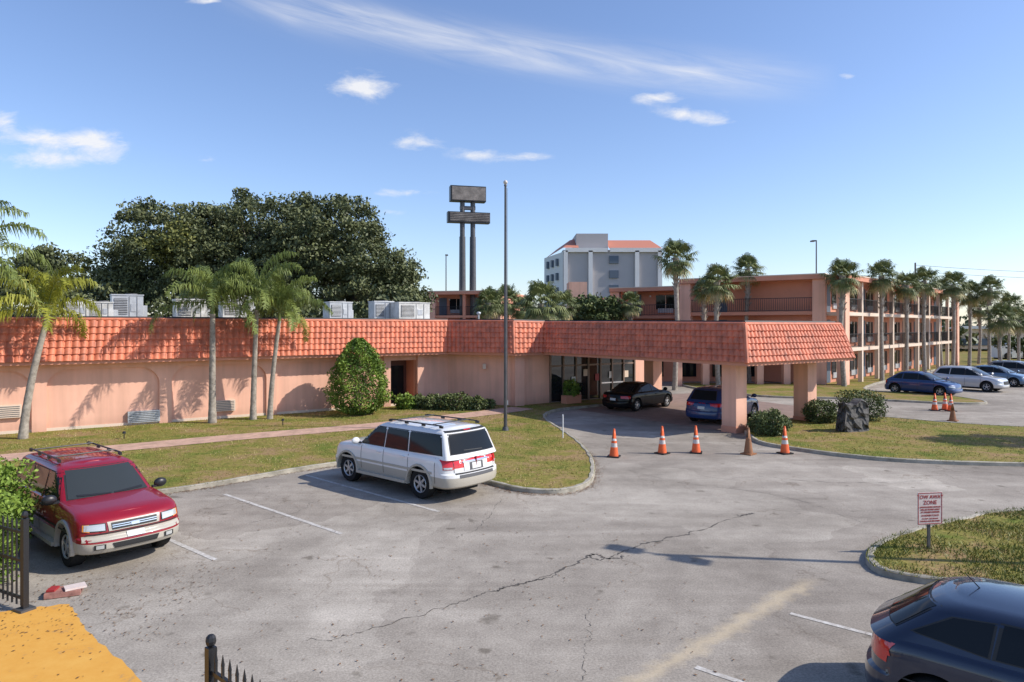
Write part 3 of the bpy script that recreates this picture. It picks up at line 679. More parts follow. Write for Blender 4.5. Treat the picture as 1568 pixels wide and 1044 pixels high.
mb.face([(hx(862),Yh-.5,hz(380)),(hx(876),Yh+6,hz(363)),(hx(858),Yh+14,hz(372)),(hx(838),Yh+14,hz(388))],M['redroof'])
for t in(.25,.5,.75):
    x=hx(838)+(hx(862)-hx(838))*t; y=Yh+14-14.1*t
    for k in range(5): mb.box((x-.1,y-.1,hz(400)-k*3.2),(.9,.9,1.6),M['door'],Matrix.Rotation(-1.32,3,'Z'))
mb.build('structure',e)
# ---------------------------------------------------------------- pylon sign
Ys=80; e=empty('pylon_sign',((716-784)*Ys/F,Ys,0),math.radians(14)); mb=MB(); ks=Ys/F
for dx in(-.62,.62): mb.cyl((dx,0,0),(dx,0,HC+(500-290)*ks),.34,.28,M['pole'],14)
for dx in(-.62,.62): mb.cyl((dx,0,HC+52*ks),(dx,0,HC+137*ks),.40,.36,M['pole'],14)
mb.box((.0,0,HC+202*ks+.0),(4.2,1.1,1.8),M['black']); mb.box((.05,-.56,HC+202*ks),(3.95,.06,1.55),M['signdark'])
mb.box((.1,0,HC+166*ks),(5.0,1.0,1.25),M['black']); mb.box((.2,-.51,HC+166*ks),(4.7,.06,1.0),M['signdark'])
for k in range(5): mb.box((.2,-.55,HC+166*ks-.40+k*.2),(4.7,.05,.03),M['black'])
mb.box((0,0,HC+181*ks),(1.8,.5,.4),M['pole'])
mb.build('sign_structure',e,bevel=.02)
fx,fy=gp(774,663); e=empty('flagpole',(fx,fy,0)); mb=MB(); zt_=HC+215*fy/F
mb.cyl((0,0,0),(0,0,zt_),.075,.045,M['pole'],12); mb.cyl((0,0,.05),(0,0,.25),.16,.11,M['pole'],12); mb.cyl((0,0,zt_),(0,0,zt_+.1),.07,.03,M['pole'])
mb.sphere((0,0,zt_+.15),(.09,.09,.09),M['refl']); mb.cyl((.09,-.02,1.2),(.07,-.02,zt_-.1),.008,.008,M['acdark'],4); mb.box((.09,-.02,1.25),(.04,.04,.18),M['metal'])
mb.build('pole',e,smooth=True)
def lightpole(x,y,h,heads=2,rot=0,arm=.55):
    e=empty('street_lamp',(x,y,0),rot); mb=MB(); mb.cyl((0,0,0),(0,0,h),.09,.06,M['pole'],10); mb.cyl((0,0,0),(0,0,.6),.2,.2,M['kerb'],14)
    for s in((-1,1) if heads==2 else (1,)):
        mb.cyl((0,0,h-.1),(0,s*arm,h),.035,.035,M['pole'],6); mb.box((0,s*(arm+.25),h),(.32,.62,.14),M['pole'])
    mb.build('lamp',e); return e
lightpole(11.95,12.05,7.5,2,math.radians(60),.4)
c=gz(683,390,85); lightpole(c[0],85,c[2],1)
c=gz(1250,368,70); lightpole(c[0],70,c[2],1)
mb=MB()
for k,(z0) in enumerate((11.5,12.3)):
    prev=None
    for i in range(13):
        t=i/12; pt=(52+60*t,88+4*t,z0-1.2*4*t*(1-t)+.5*t)
        if prev: mb.cyl(prev,pt,.02,.02,M['black'],4,cap=False)
        prev=pt
mb.cyl((52,88,0),(52,88,12.6),.14,.1,M['pole'],8); mb.cyl((112,92,0),(112,92,13),.14,.1,M['pole'],8)
mb.build('utility_line')
def cone(x,y,h=.9,m='orange',bands=2):
    e=empty('traffic_cone',(x,y,0),random.uniform(0,1.5)); e.rotation_euler[0]=random.uniform(-.02,.02); mb=MB(); mb.box((0,0,.025),(.40,.40,.04),M['black' if m=='orange' else m])
    prof=[(.04,.155),(.36*h,.115),(.50*h,.096),(.58*h,.085),(.66*h,.074),(h,.03)]
    for i in range(5): mb.cyl((0,0,prof[i][0]),(0,0,prof[i+1][0]),prof[i][1],prof[i+1][1],M['refl'] if i in(1,3) and bands==2 else M[m],16,cap=i==4)
    mb.build('cone',e,smooth=True,sharp=60)
for u,v in((940,700),(1014,695),(1066,694),(1202,695)): cone(*gp(u,v),h=.95)
cone(*gp(1146,696),h=.92,m='brownc',bands=0)
for u,v in((1431,629),(1447,628),(1456,630)): cone(*gp(u,v),h=.9)
cone(*gp(1459,645),h=.8,m='brownc',bands=0)
# ---------------------------------------------------------------- tow sign
sx_,sy_=gp(1422,848); e=empty('tow_away_sign',(sx_,sy_,0),math.radians(8)); mb=MB()
mb.box((0,0,.6),(.05,.035,1.1),M['pole']); mb.build('post',e)
mb=MB(); mb.box((.0,-.03,.885),(.52,.012,.62),M['signwhite']); 
for x,z,w,h in((0,1.18,.50,.012),(0,.59,.50,.012),(-.25,.885,.012,.58),(.25,.885,.012,.58)): mb.box((x,-.038,z),(w,.004,h),M['redtxt'])
mb.build('panel',e)
for i,(t,s,z) in enumerate((('TOW AWAY',.098,1.075),('ZONE',.105,.965),('UNAUTHORIZED VEHICLES',.036,.90),('WILL BE TOWED AWAY',.038,.85),('AT OWNERS EXPENSE',.040,.80),('24 HOURS 7 DAYS',.046,.735),('F.S. 715.07  CALL 555 0100',.030,.68),('TOWING AND RECOVERY',.036,.63))):
    cu=bpy.data.curves.new('lettering','FONT'); cu.body=t; cu.size=s; cu.align_x='CENTER'; cu.extrude=.001; cu.materials.append(M['redtxt']); cu.offset=.0015
    o=bpy.data.objects.new('lettering',cu); COL.objects.link(o); o.parent=e; o.location=(0,-.040,z); o.rotation_euler=(math.pi/2,0,0)
def fence(name,P0,P1,h):
    P0=Vector(P0);P1=Vector(P1); d=P1-P0; L=d.length; e=empty(name,(P0.x,P0.y,0),math.atan2(d.y,d.x)); mb=MB()
    for z in(.18,h*.55,h-.18): mb.box((L/2,0,z),(L,.035,.04),M['black'])
    n=int(L/.13)
    for i in range(n):
        x=.1+i*.13; mb.box((x,0,h*.5),(.022,.022,h-.12),M['black']); mb.cyl((x,0,h-.06),(x,0,h+.04),.018,.002,M['black'],6)
    for x in [0]+[k*2.3 for k in range(1,int(L/2.3)+1)]:
        mb.box((x,0,h/2+.02),(.08,.08,h+.04),M['black']); mb.sphere((x,0,h+.1),(.05,.05,.06),M['black'],8,6)
        mb.box((x,0,.02),(.22,.22,.04),M['pole'])
    mb.build('ironwork',e); return e
a_=Vector((.757,-.653))
fence('iron_fence',gp(38,935),Vector(gp(38,935))-a_*2.2+Vector((-.9,-.1)),1.38)
fence('iron_fence',(-2.78,6.3),Vector((-2.78,6.3))+a_*4,1.4)
mb=MB(); mb.box((-7.35,11.2,.05),(.5,.32,.08),mat('rubbish',(.3,.14,.11),.7,var=.4,vscale=8),Matrix.Rotation(.4,3,'Z')); mb.box((-7.2,11.25,.11),(.3,.22,.03),M['signwhite'],Matrix.Rotation(.7,3,'Z')); mb.box((-7.5,11.15,.11),(.12,.2,.03),M['redtxt'],Matrix.Rotation(.2,3,'Z')); mb.build('discarded_box')
mb=MB(); x,y=gp(862,675); mb.cyl((x,y,.05),(x,y,.95),.02,.02,M['white'],8); mb.box((x,y,.98),(.05,.02,.06),M['white']); mb.build('marker_post')
for u,v in((433,655),(190,676),(560,640)):
    x,y=gp(u,v); mb=MB(); mb.cyl((x,y,.08),(x,y,.3),.02,.02,M['black'],6); mb.cyl((x,y,.3),(x,y,.38),.07,.05,M['black'],8); mb.build('garden_light')
bm=bmesh.new(); bmesh.ops.create_cube(bm,size=1); bmesh.ops.subdivide_edges(bm,edges=bm.edges,cuts=10,use_grid_fill=True)
for v in bm.verts:
    x,y,z=v.co; s=1-.12*(z+.5); v.co.x=x*1.25*s+z*.08; v.co.y=y*.5*s; v.co.z=z*1.2+.10*math.sin(x*7)*(z+.5)
    n=.05*math.sin(x*13+z*9)+.04*math.sin(z*17+y*8)+.045*random.uniform(-1,1); v.co+=Vector((n,n*.8,n*.5))
me=bpy.data.meshes.new('stone_marker'); bm.to_mesh(me); bm.free(); me.materials.append(M['stone']); o=bpy.data.objects.new('stone_marker',me); COL.objects.link(o)
x,y=gp(1306,664); o.location=(x,y,.68); o.rotation_euler=(0,0,.3)
# ---------------------------------------------------------------- vehicles
class Slab:
    def __init__(s,lev,ef,er,n,zb,zt,crown=.03):
        s.S=[l[0] for l in lev]; s.XR=[l[1] for l in lev]; s.XF=[l[2] for l in lev]; s.W=[l[3] for l in lev]; s.ef=ef;s.er=er;s.n=n;s.zb=zb;s.zt=zt;s.crown=crown
    def at(s,t): return float(np.interp(t,s.S,s.XR)),float(np.interp(t,s.S,s.XF)),float(np.interp(t,s.S,s.W))
    def y(s,x,t):
        xr,xf,w=s.at(t)
        if x>xf-s.ef: k=min(1,(x-(xf-s.ef))/s.ef)
        elif x<xr+s.er: k=min(1,((xr+s.er)-x)/s.er)
        else: k=0
        return w*max(0,1-k**s.n)**(1/s.n)
    def xe(s,y,t,end):
        xr,xf,w=s.at(t); k=min(1,abs(y)/w); f=(1-k**s.n)**(1/s.n)
        return xf-s.ef+s.ef*f if end>0 else xr+s.er-s.er*f
    def s_of(s,x,z): a=s.zb(x);b=s.zt(x); return min(1,max(0,(z-a)/(b-a)))
    def mesh(s,mb,matfn,nx=26,nc=10,ny=9):
        rows=[]
        for t in s.S:
            xr,xf,w=s.at(t); half=[]
            for k in range(nc):
                th=math.pi/2*(k/nc); half.append((xr+s.er-s.er*math.cos(th)**(2/s.n) if k else xr, w*math.sin(th)**(2/s.n)))
            for k in range(nx+1): half.append((xr+s.er+(xf-s.ef-xr-s.er)*k/nx,w))
            for k in range(nc-1,-1,-1):
                th=math.pi/2*(k/nc); half.append((xf-s.ef+s.ef*math.cos(th)**(2/s.n) if k else xf, w*math.sin(th)**(2/s.n)))
            rows.append(half)
        n=len(rows[0]); full=[]
        for t,h in zip(s.S,rows):
            r=[(x,-y,s.zb(x)+(s.zt(x)-s.zb(x))*t) for x,y in h]+[(x,y,s.zb(x)+(s.zt(x)-s.zb(x))*t) for x,y in h[-2:0:-1]]
            full.append(r)
        for i in range(len(full)-1): mb.grid(full[i:i+2],matfn((s.S[i]+s.S[i+1])/2),wrap=True)
        for t,i,cr in((1.0,-1,s.crown),(0.0,0,0)):
            h=rows[i]; R=[]
            for x,y in h:
                z=s.zb(x)+(s.zt(x)-s.zb(x))*t
                R.append([(x,y*(2*j/(ny-1)-1),z+cr*(1-(2*j/(ny-1)-1)**2)*min(1,y/(rows[i][n//2][1]))) for j in range(ny)])
            mb.grid(R,matfn(t))
    def side(s,mb,c,m,off=.006,nu=10,nv=5):
        for sg in(-1,1):
            R=[]
            for j in range(nv+1):
                v=j/nv; r=[]
                for i in range(nu+1):
                    u=i/nu; x=(c[0][0]*(1-u)+c[1][0]*u)*(1-v)+(c[3][0]*(1-u)+c[2][0]*u)*v; z=(c[0][1]*(1-u)+c[1][1]*u)*(1-v)+(c[3][1]*(1-u)+c[2][1]*u)*v
                    r.append((x,sg*(s.y(x,s.s_of(x,z))+off),z))
                R.append(r)
            mb.grid(R,m)
    def end(s,mb,c,m,end,off=.01,nu=10,nv=5,mirror=False):
        for sg in((1,-1) if mirror else (1,)):
            R=[]
            for j in range(nv+1):
                v=j/nv; r=[]
                for i in range(nu+1):
                    u=i/nu; y=(c[0][0]*(1-u)+c[1][0]*u)*(1-v)+(c[3][0]*(1-u)+c[2][0]*u)*v; z=(c[0][1]*(1-u)+c[1][1]*u)*(1-v)+(c[3][1]*(1-u)+c[2][1]*u)*v
                    x=s.at(.5)[1 if end>0 else 0]
                    for _ in range(4): x=s.xe(y,s.s_of(x,z),end)
                    r.append((x+end*off,sg*y,z))
                R.append(r)
            mb.grid(R,m)
def wheel(mb,x,y,R,sg,w=.24,rim='rim',spokes=6):
    def rev(prof,m,n=28):
        rows=[]
        for r,yy in prof: rows.append([(x+r*math.cos(2*math.pi*i/n),y+yy*sg,R+r*math.sin(2*math.pi*i/n)) for i in range(n)])
        mb.grid(rows,m,wrap=True)
    ri=R*.60
    rev([(ri,-w/2),(R*.93,-w/2),(R,-w/2+.04),(R,w/2-.04),(R*.94,w/2),(R*.72,w/2+.004),(ri,w/2-.015)],M['rubber'])
    rev([(ri,w/2-.012),(ri*.93,w/2-.005),(ri*.88,w/2-.05),(ri*.86,-.02),(.01,-.02)],M['under'])
    rev([(ri*1.01,w/2-.012),(ri*.96,w/2+.004),(ri*.87,w/2-.02)],M[rim])
    rev([(.075,w/2-.06),(.07,w/2-.005),(.0,w/2-.001)],M[rim])
    for k in range(spokes):
        a=2*math.pi*k/spokes+.3; Rm=Matrix.Rotation(-a,3,'Y'); c=Rm@Vector((ri*.5,0,0))
        mb.box((x+c.x,y+sg*(w/2-.035),R+c.z),(ri*.9,.04,ri*.24),M[rim],Rm)
def car(name,pos,head,sp):
    L,W,H=sp['L'],sp['W'],sp['H']; e=empty(name,(pos[0],pos[1],0),math.atan2(head[1],head[0])); pm=sp['paint']; cl=sp.get('clad')
    zbv=sp.get('zb',.28); tx=[a for a,b in sp['top']]; tz=[b for a,b in sp['top']]
    h=L/2
    lev=[(0,-h+.08,h-.14,W/2*.92),(.06,-h+.02,h-.05,W/2*.965),(.18,-h,h-.005,W/2*.985),(.36,-h+.005,h,W/2*.995),(.46,-h+.02,h-.02,W/2),(.50,-h+.07,h-.07,W/2),(.66,-h+.08,h-.08,W/2),(.82,-h+.10,h-.10,W/2*.985),(.92,-h+.13,h-.14,W/2*.965),(.97,-h+.17,h-.20,W/2*.935),(1,-h+.24,h-.30,W/2*.885)]
    body=Slab(lev,sp.get('ef',.55),sp.get('er',.4),sp.get('n',2.5),lambda x:zbv,lambda x:float(np.interp(x,tx,tz)),.03)
    mb=MB(); body.mesh(mb,lambda t: (cl if (cl and t<sp.get('ct',.30)) else pm))
    bo=mb.build('body',e,smooth=True,sharp=28)
    R=sp['R']; cm=MB()
    for x in sp['wx']: cm.cyl((x,-W,R+.02),(x,W,R+.02),R*1.16,R*1.16,M['under'],40)
    cut=cm.build('cut',None,fix=True)
    cut.parent=e
    md=bo.modifiers.new('b','BOOLEAN'); md.operation='DIFFERENCE'; md.object=cut; md.solver='EXACT'; md.material_mode='TRANSFER'
    bpy.context.view_layer.update(); dg=bpy.context.evaluated_depsgraph_get(); me=bpy.data.meshes.new_from_object(bo.evaluated_get(dg)); bo.modifiers.clear(); bo.data=me; bpy.data.objects.remove(cut)
    g=sp['gh']; zb2=sp['belt']-.05
    gl=[]
    for t in(0,.12,.25,.4,.55,.7,.8,.87,.92,.96,.985,1):
        k=max(0,(t-.8)/.2); ro=(1-math.sqrt(max(0,1-k*k)))
        xr=g[0]+(g[2]-g[0])*t+ro*.18; xf=g[1]+(g[3]-g[1])*t-ro*.22; gl.append((t,xr,xf,sp['wb']+(sp['wr']-sp['wb'])*t-ro*.16))
    xc=(g[2]+g[3])/2; hx_=(g[1]-g[0])/2
    gh=Slab(gl,sp.get('gef',.22),sp.get('ger',.15),2.3,lambda x:zb2,lambda x:H-.04-sp.get('arch',.05)*((x-xc)/hx_)**2,.035)
    mb=MB(); gh.mesh(mb,lambda t:pm); mb.build('cabin',e,smooth=True,sharp=40)
    gm=MB()
    for w in sp['side']: gh.side(gm,w,M['glass'],.007)
    gh.end(gm,sp['ws'],M['wscreen'],1,.014); gh.end(gm,sp['rw'],M['glass'],-1,.012)
    gm.build('windows',e,smooth=True)
    fr=MB()
    for w in sp['side']:
        cx=sum(a[0] for a in w)/4; cz=sum(a[1] for a in w)/4; gh.side(fr,[(cx+(a-cx)*1.05+(.012 if a>cx else -.012),cz+(b-cz)*1.09) for a,b in w],M['seam'],.003)
    for w,en in((sp['ws'],1),(sp['rw'],-1)):
        cz=sum(a[1] for a in w)/4; gh.end(fr,[(a*1.04,cz+(b-cz)*1.08) for a,b in w],M['seam'],en,.006)
    dt=fr
    for kind,c,m,*o in sp.get('det',[]):
        mm=pm if m=='paint' else (cl if m=='clad' and cl else M.get(m,pm)); off=o[0] if o else .012
        if kind=='side': body.side(dt,c,mm,off)
        elif kind=='front': body.end(dt,c,mm,1,off)
        elif kind=='frontm': body.end(dt,c,mm,1,off,mirror=True)
        elif kind=='rear': body.end(dt,c,mm,-1,off)
        elif kind=='rearm': body.end(dt,c,mm,-1,off,mirror=True)
        elif kind=='grear': gh.end(dt,c,mm,-1,off)
        elif kind=='gfront': gh.end(dt,c,mm,1,off)
    for x in sp.get('seams',[]): body.side(dt,[(x-.008,zbv+.12),(x+.008,zbv+.12),(x+.008,sp['belt']-.03),(x-.008,sp['belt']-.03)],M['seam'],.004)
    gh.end(dt,[(-.55,sp['ws'][0][1]+.03),(.02,sp['ws'][0][1]+.01),(.02,sp['ws'][0][1]+.03),(-.55,sp['ws'][0][1]+.06)],M['black'],1,.03)
    gh.end(dt,[(.08,sp['ws'][0][1]+.01),(.62,sp['ws'][0][1]+.03),(.62,sp['ws'][0][1]+.06),(.08,sp['ws'][0][1]+.03)],M['black'],1,.03)
    dt.build('trim_and_lights',e,smooth=True)
    mb=MB()
    for x in sp['wx']:
        for sg in(-1,1): wheel(mb,x,sg*(W/2-.15),R,sg,rim=sp.get('rim','rim'),spokes=sp.get('spokes',6))
    mb.build('wheels',e,smooth=True,sharp=30)
    mb=MB(); mb.box((0,0,(zbv+sp['belt'])/2-.06),(L-.9,W-.62,sp['belt']-zbv-.12),M['under']); mb.box((0,0,.24),(L-1.0,W*.5,.16),M['under']); mb.build('underbody',e)
    mb=MB()
    if sp.get('flare'):
        for x in sp['wx']:
            for sg in(-1,1):
                rows=[[],[],[],[]]
                for i in range(25):
                    a=math.radians(-18+216*i/24)
                    for r,(rr,yy) in zip(rows,((R*1.13,W/2-.10),(R*1.14,W/2+.035),(R*1.27,W/2+.03),(R*1.31,W/2-.03))): r.append((x+rr*math.cos(a),sg*yy,max(zbv-.02,R+.02+rr*math.sin(a))))
                mb.grid(rows,cl or pm)
    xm=g[1]-.28
    for sg in(-1,1):
        mb.sphere((xm,sg*(W/2+.09),sp['belt']+.10),(.075,.13,.095),M[sp.get('mirror','black')] if sp.get('mirror')!='paint' else pm,12,8); mb.box((xm,sg*(W/2-.01),sp['belt']+.04),(.07,.12,.04),M['black'])
        for x in sp.get('handles',[]): mb.box((x,sg*(body.y(x,.85)+.015),sp['belt']-.12),(.17,.04,.035),pm if sp.get('hp') else M['black'])
    if sp.get('rack'):
        r=sp['rack']; yy=sp['wr']-.12
        for sg in(-1,1):
            mb.cyl((r[0],sg*yy,H+.03),(r[1],sg*yy,H+.03),.018,.018,M['black'],8)
            for x in np.linspace(r[0],r[1],4): mb.box((x,sg*yy,H+.0),(.12,.04,.06),M['black'])
        for x in np.linspace(r[0]+.3,r[1]-.3,2): mb.cyl((x,-yy,H+.045),(x,yy,H+.045),.015,.015,M['black'],8)
    if sp.get('step'):
        for sg in(-1,1): mb.box(((sp['wx'][0]+sp['wx'][1])/2,sg*(W/2-.02),zbv+.02),(sp['wx'][1]-sp['wx'][0]-R*2.5,.18,.07),cl or M['black'])
    if sp.get('antenna'):
        x,y=sp['antenna']; mb.cyl((x,y,H-.06),(x-.18,y,H+.12),.008,.005,M['black'],5)
    mb.build('mirrors_and_trim',e,smooth=True,sharp=30)
    return e
whitep=paint('car_paint_white',(.74,.735,.72)); redp=paint('car_paint_red',(.27,.006,.017),.1,.35,.3,.8); navyp=paint('car_paint_navy',(.010,.018,.042),.1,.35,.3)
blackp=paint('car_paint_black',(.004,.004,.005),0,.6,.1,.35); bluep=paint('car_paint_blue',(.008,.038,.14),.1,.4,.3); silverp=paint('car_paint_silver',(.55,.55,.55),.4,.35); greyp=paint('car_paint_grey',(.2,.205,.21),.3,.35); lbluep=paint('car_paint_light_blue',(.10,.17,.26),.3,.3)
a=Vector((.757,-.653)); b_=Vector((.653,.757))
wsuv=dict(L=5.15,W=1.98,H=1.84,zb=.36,R=.385,wx=(-1.42,1.60),paint=whitep,clad=M['tan'],ct=.33,belt=1.13,top=[(-2.6,1.10),(-2.2,1.15),(1.2,1.17),(1.5,1.15),(2.1,1.08),(2.4,1.0),(2.6,.92)],
 gh=(-2.47,1.38,-2.18,.50),wb=.93,wr=.78,flare=True,step=True,rack=(-1.9,.1),seams=[-.98,.02,.98,-2.0],handles=[-.78,.22],hp=True,mirror='paint',spokes=6,
 side=[[(.09,1.17),(1.05,1.17),(.55,1.66),(.09,1.66)],[(-.88,1.17),(.0,1.17),(.0,1.66),(-.82,1.66)],[(-2.17,1.19),(-.98,1.17),(-.93,1.66),(-2.03,1.66)]],
 ws=[(-.76,1.2),(.76,1.2),(.64,1.70),(-.64,1.70)],rw=[(-.76,1.21),(.76,1.21),(.67,1.67),(-.67,1.67)],
 det=[('rearm',[(.72,.84),(.955,.84),(.95,1.09),(.74,1.09)],'tail',.014),('side',[(-2.52,.86),(-2.32,.86),(-2.36,1.09),(-2.50,1.09)],'tail',.008),('rearm',[(.76,.85),(.94,.85),(.94,.90),(.76,.90)],'head',.018),
  ('rear',[(-.42,.78),(.42,.78),(.42,.98),(-.42,.98)],'paint',.012),('rear',[(-.24,.78),(.24,.78),(.24,.97),(-.24,.97)],'acdark',.016),('rear',[(-.16,.80),(.16,.80),(.16,.95),(-.16,.95)],'plate',.022),('rear',[(-.45,.985),(.45,.985),(.45,1.02),(-.45,1.02)],'chrome',.02),('rear',[(-.70,.715),(.70,.715),(.70,.745),(-.70,.745)],'seam',.01),
  ('rear',[(-.62,1.1),(-.35,1.1),(-.35,1.13),(-.62,1.13)],'chrome',.03),('rear',[(-.6,.62),(.6,.62),(.6,.70),(-.6,.70)],'acdark',.008),
  ('rearm',[(.705,.76),(.717,.76),(.722,1.1),(.71,1.1)],'seam',.01),('side',[(-1.9,.70),(2.2,.70),(2.2,.76),(-1.9,.76)],'tan',.012),('grear',[(-.72,1.72),(.72,1.72),(.70,1.76),(-.70,1.76)],'seam',.02),('grear',[(-.12,1.735),(.12,1.735),(.12,1.755),(-.12,1.755)],'tail',.03),('grear',[(-.30,1.24),(.35,1.27),(.35,1.285),(-.30,1.26)],'seam',.02),
  ('front',[(-.5,.68),(.5,.68),(.5,.92),(-.5,.92)],'chrome',.012),('frontm',[(.55,.70),(.88,.70),(.88,.90),(.55,.90)],'head',.012)])
hd=-a; left=Vector((-hd.y,hd.x))
rw=Vector(gp(648,763)); ctr=rw+hd*1.42-left*.84
car('white_suv',ctr,hd,wsuv)
rsuv=dict(L=4.82,W=1.80,H=1.70,zb=.32,R=.37,wx=(-1.36,1.48),paint=redp,clad=M['tan'],ct=.40,belt=1.06,top=[(-2.45,1.0),(-2.1,1.07),(1.05,1.10),(1.3,1.08),(1.9,1.02),(2.2,.97),(2.42,.90)],ef=.42,
 gh=(-2.3,1.25,-2.05,.42),wb=.84,wr=.68,flare=True,step=True,rack=(-1.9,.0),seams=[-.95,-.02,.92],handles=[-.78,.18],mirror='black',spokes=5,n=2.8,
 side=[[(.05,1.10),(.95,1.10),(.45,1.54),(.05,1.54)],[(-.88,1.10),(-.04,1.10),(-.04,1.54),(-.82,1.54)],[(-2.05,1.12),(-.97,1.10),(-.92,1.54),(-1.92,1.54)]],
 ws=[(-.70,1.12),(.70,1.12),(.58,1.57),(-.58,1.57)],rw=[(-.66,1.14),(.66,1.14),(.57,1.54),(-.57,1.54)],
 det=[('frontm',[(.47,.73),(.82,.75),(.81,.88),(.47,.87)],'seam',.010),('frontm',[(.49,.745),(.80,.765),(.79,.865),(.49,.86)],'head',.016),('frontm',[(.72,.74),(.82,.76),(.81,.87),(.72,.87)],'amber',.013),
  ('front',[(-.43,.72),(.43,.72),(.45,.88),(-.45,.88)],'tan',.012),('front',[(-.38,.74),(.38,.74),(.39,.86),(-.39,.86)],'seam',.02),('front',[(-.38,.775),(.38,.775),(.38,.79),(-.38,.79)],'chrome',.03),('front',[(-.38,.81),(.38,.81),(.38,.825),(-.38,.825)],'chrome',.03),('front',[(-.07,.77),(.07,.77),(.07,.83),(-.07,.83)],'chrome',.035),
  ('front',[(-.84,.575),(.84,.575),(.83,.675),(-.83,.675)],'tan',.014),
  ('front',[(-.36,.42),(.36,.42),(.40,.52),(-.40,.52)],'seam',.012),('front',[(-.15,.58),(.15,.58),(.15,.67),(-.15,.67)],'plate',.03),('frontm',[(.50,.43),(.68,.43),(.68,.52),(.50,.52)],'seam',.014),('frontm',[(.53,.445),(.65,.445),(.65,.51),(.53,.51)],'head',.02),('front',[(-.78,.685),(.78,.685),(.78,.705),(-.78,.705)],'seam',.014),
  ('rearm',[(.66,.8),(.86,.8),(.86,1.0),(.66,1.0)],'tail',.014),('side',[(-1.9,.66),(2.1,.66),(2.1,.70),(-1.9,.70)],'seam',.008)])
hd=a; left=Vector((-hd.y,hd.x)); fw=Vector(gp(112,866)); ctr=fw-hd*1.48+left*.75
car('red_suv',ctr,hd,rsuv)
sedan=dict(L=4.85,W=1.86,H=1.46,zb=.22,R=.335,wx=(-1.45,1.42),paint=blackp,belt=.93,top=[(-2.45,.86),(-2.2,.95),(-1.5,.98),(1.0,.95),(1.4,.90),(2.1,.78),(2.43,.66)],ef=.75,er=.6,
 gh=(-2.0,1.30,-1.0,.25),wb=.83,wr=.60,arch=.08,gef=.45,ger=.35,seams=[-.95,.05,1.02],handles=[-.7,.28],mirror='paint',hp=True,spokes=5,
 side=[[(.08,.98),(1.0,.98),(.30,1.31),(.08,1.33)],[(-.92,.98),(.02,.98),(.02,1.33),(-.75,1.32)],[(-1.45,1.0),(-1.0,.98),(-.85,1.30),(-1.05,1.22)]],
 ws=[(-.66,.98),(.66,.98),(.52,1.36),(-.52,1.36)],rw=[(-.64,1.0),(.64,1.0),(.5,1.34),(-.5,1.34)],
 det=[('rearm',[(.5,.70),(.88,.68),(.86,.84),(.5,.82)],'tail',.014),('rear',[(-.17,.58),(.17,.58),(.17,.70),(-.17,.70)],'plate',.015),('frontm',[(.48,.52),(.86,.55),(.84,.66),(.48,.62)],'head',.014),('front',[(-.42,.42),(.42,.42),(.42,.6),(-.42,.6)],'seam',.012),('side',[(-2.3,.70),(-2.1,.70),(-2.1,.82),(-2.28,.82)],'tail',.008)])
car('black_sedan',(6.85,36.9),Vector((.70,.714)),sedan)
csuv=dict(L=4.6,W=1.86,H=1.66,zb=.26,R=.355,wx=(-1.33,1.35),paint=bluep,belt=1.04,top=[(-2.32,.95),(-2.0,1.06),(1.0,1.04),(1.3,1.0),(2.0,.90),(2.3,.78)],ef=.6,er=.5,
 gh=(-2.2,1.35,-1.75,.3),wb=.86,wr=.68,arch=.08,ger=.25,gef=.3,seams=[-.9,.05,1.0],handles=[-.7,.25],mirror='paint',hp=True,spokes=5,clad=M['black'],ct=.12,
 side=[[(.08,1.08),(1.05,1.08),(.40,1.50),(.08,1.51)],[(-.85,1.08),(.02,1.08),(.02,1.51),(-.8,1.50)],[(-1.75,1.14),(-.95,1.08),(-.9,1.49),(-1.5,1.44)]],
 ws=[(-.7,1.08),(.7,1.08),(.56,1.54),(-.56,1.54)],rw=[(-.62,1.12),(.62,1.12),(.52,1.50),(-.52,1.50)],
 det=[('rearm',[(.58,.82),(.90,.84),(.86,1.0),(.60,.98)],'tail',.014),('rear',[(-.17,.70),(.17,.70),(.17,.82),(-.17,.82)],'plate',.015),('frontm',[(.5,.66),(.86,.7),(.84,.8),(.5,.76)],'head',.014),('front',[(-.42,.5),(.42,.5),(.42,.74),(-.42,.74)],'seam',.012),('side',[(-2.2,.85),(-1.9,.85),(-1.9,.99),(-2.15,.99)],'tail',.008)])
car('blue_suv',(9.95,32.1),Vector((.68,.733)),csuv)
hatch=dict(csuv); hatch.update(H=1.50,paint=bluep,zb=.22,R=.33,belt=.95,L=4.4,clad=None,top=[(-2.22,.85),(-1.95,.95),(1.0,.95),(1.35,.90),(2.0,.78),(2.2,.68)],gh=(-2.05,1.35,-1.2,.2),
 side=[[(.08,1.0),(1.0,1.0),(.32,1.35),(.08,1.36)],[(-.85,1.0),(.02,1.0),(.02,1.36),(-.8,1.35)],[(-1.45,1.03),(-.95,1.0),(-.9,1.34),(-1.15,1.28)]],ws=[(-.7,1.0),(.7,1.0),(.56,1.39),(-.56,1.39)],rw=[(-.62,1.02),(.62,1.02),(.5,1.36),(-.5,1.36)],
 det=[('rearm',[(.58,.70),(.90,.70),(.86,.86),(.60,.86)],'tail',.014),('side',[(-2.1,.70),(-1.85,.70),(-1.85,.84),(-2.05,.84)],'tail',.008),('frontm',[(.5,.55),(.86,.6),(.84,.7),(.5,.66)],'head',.014)])
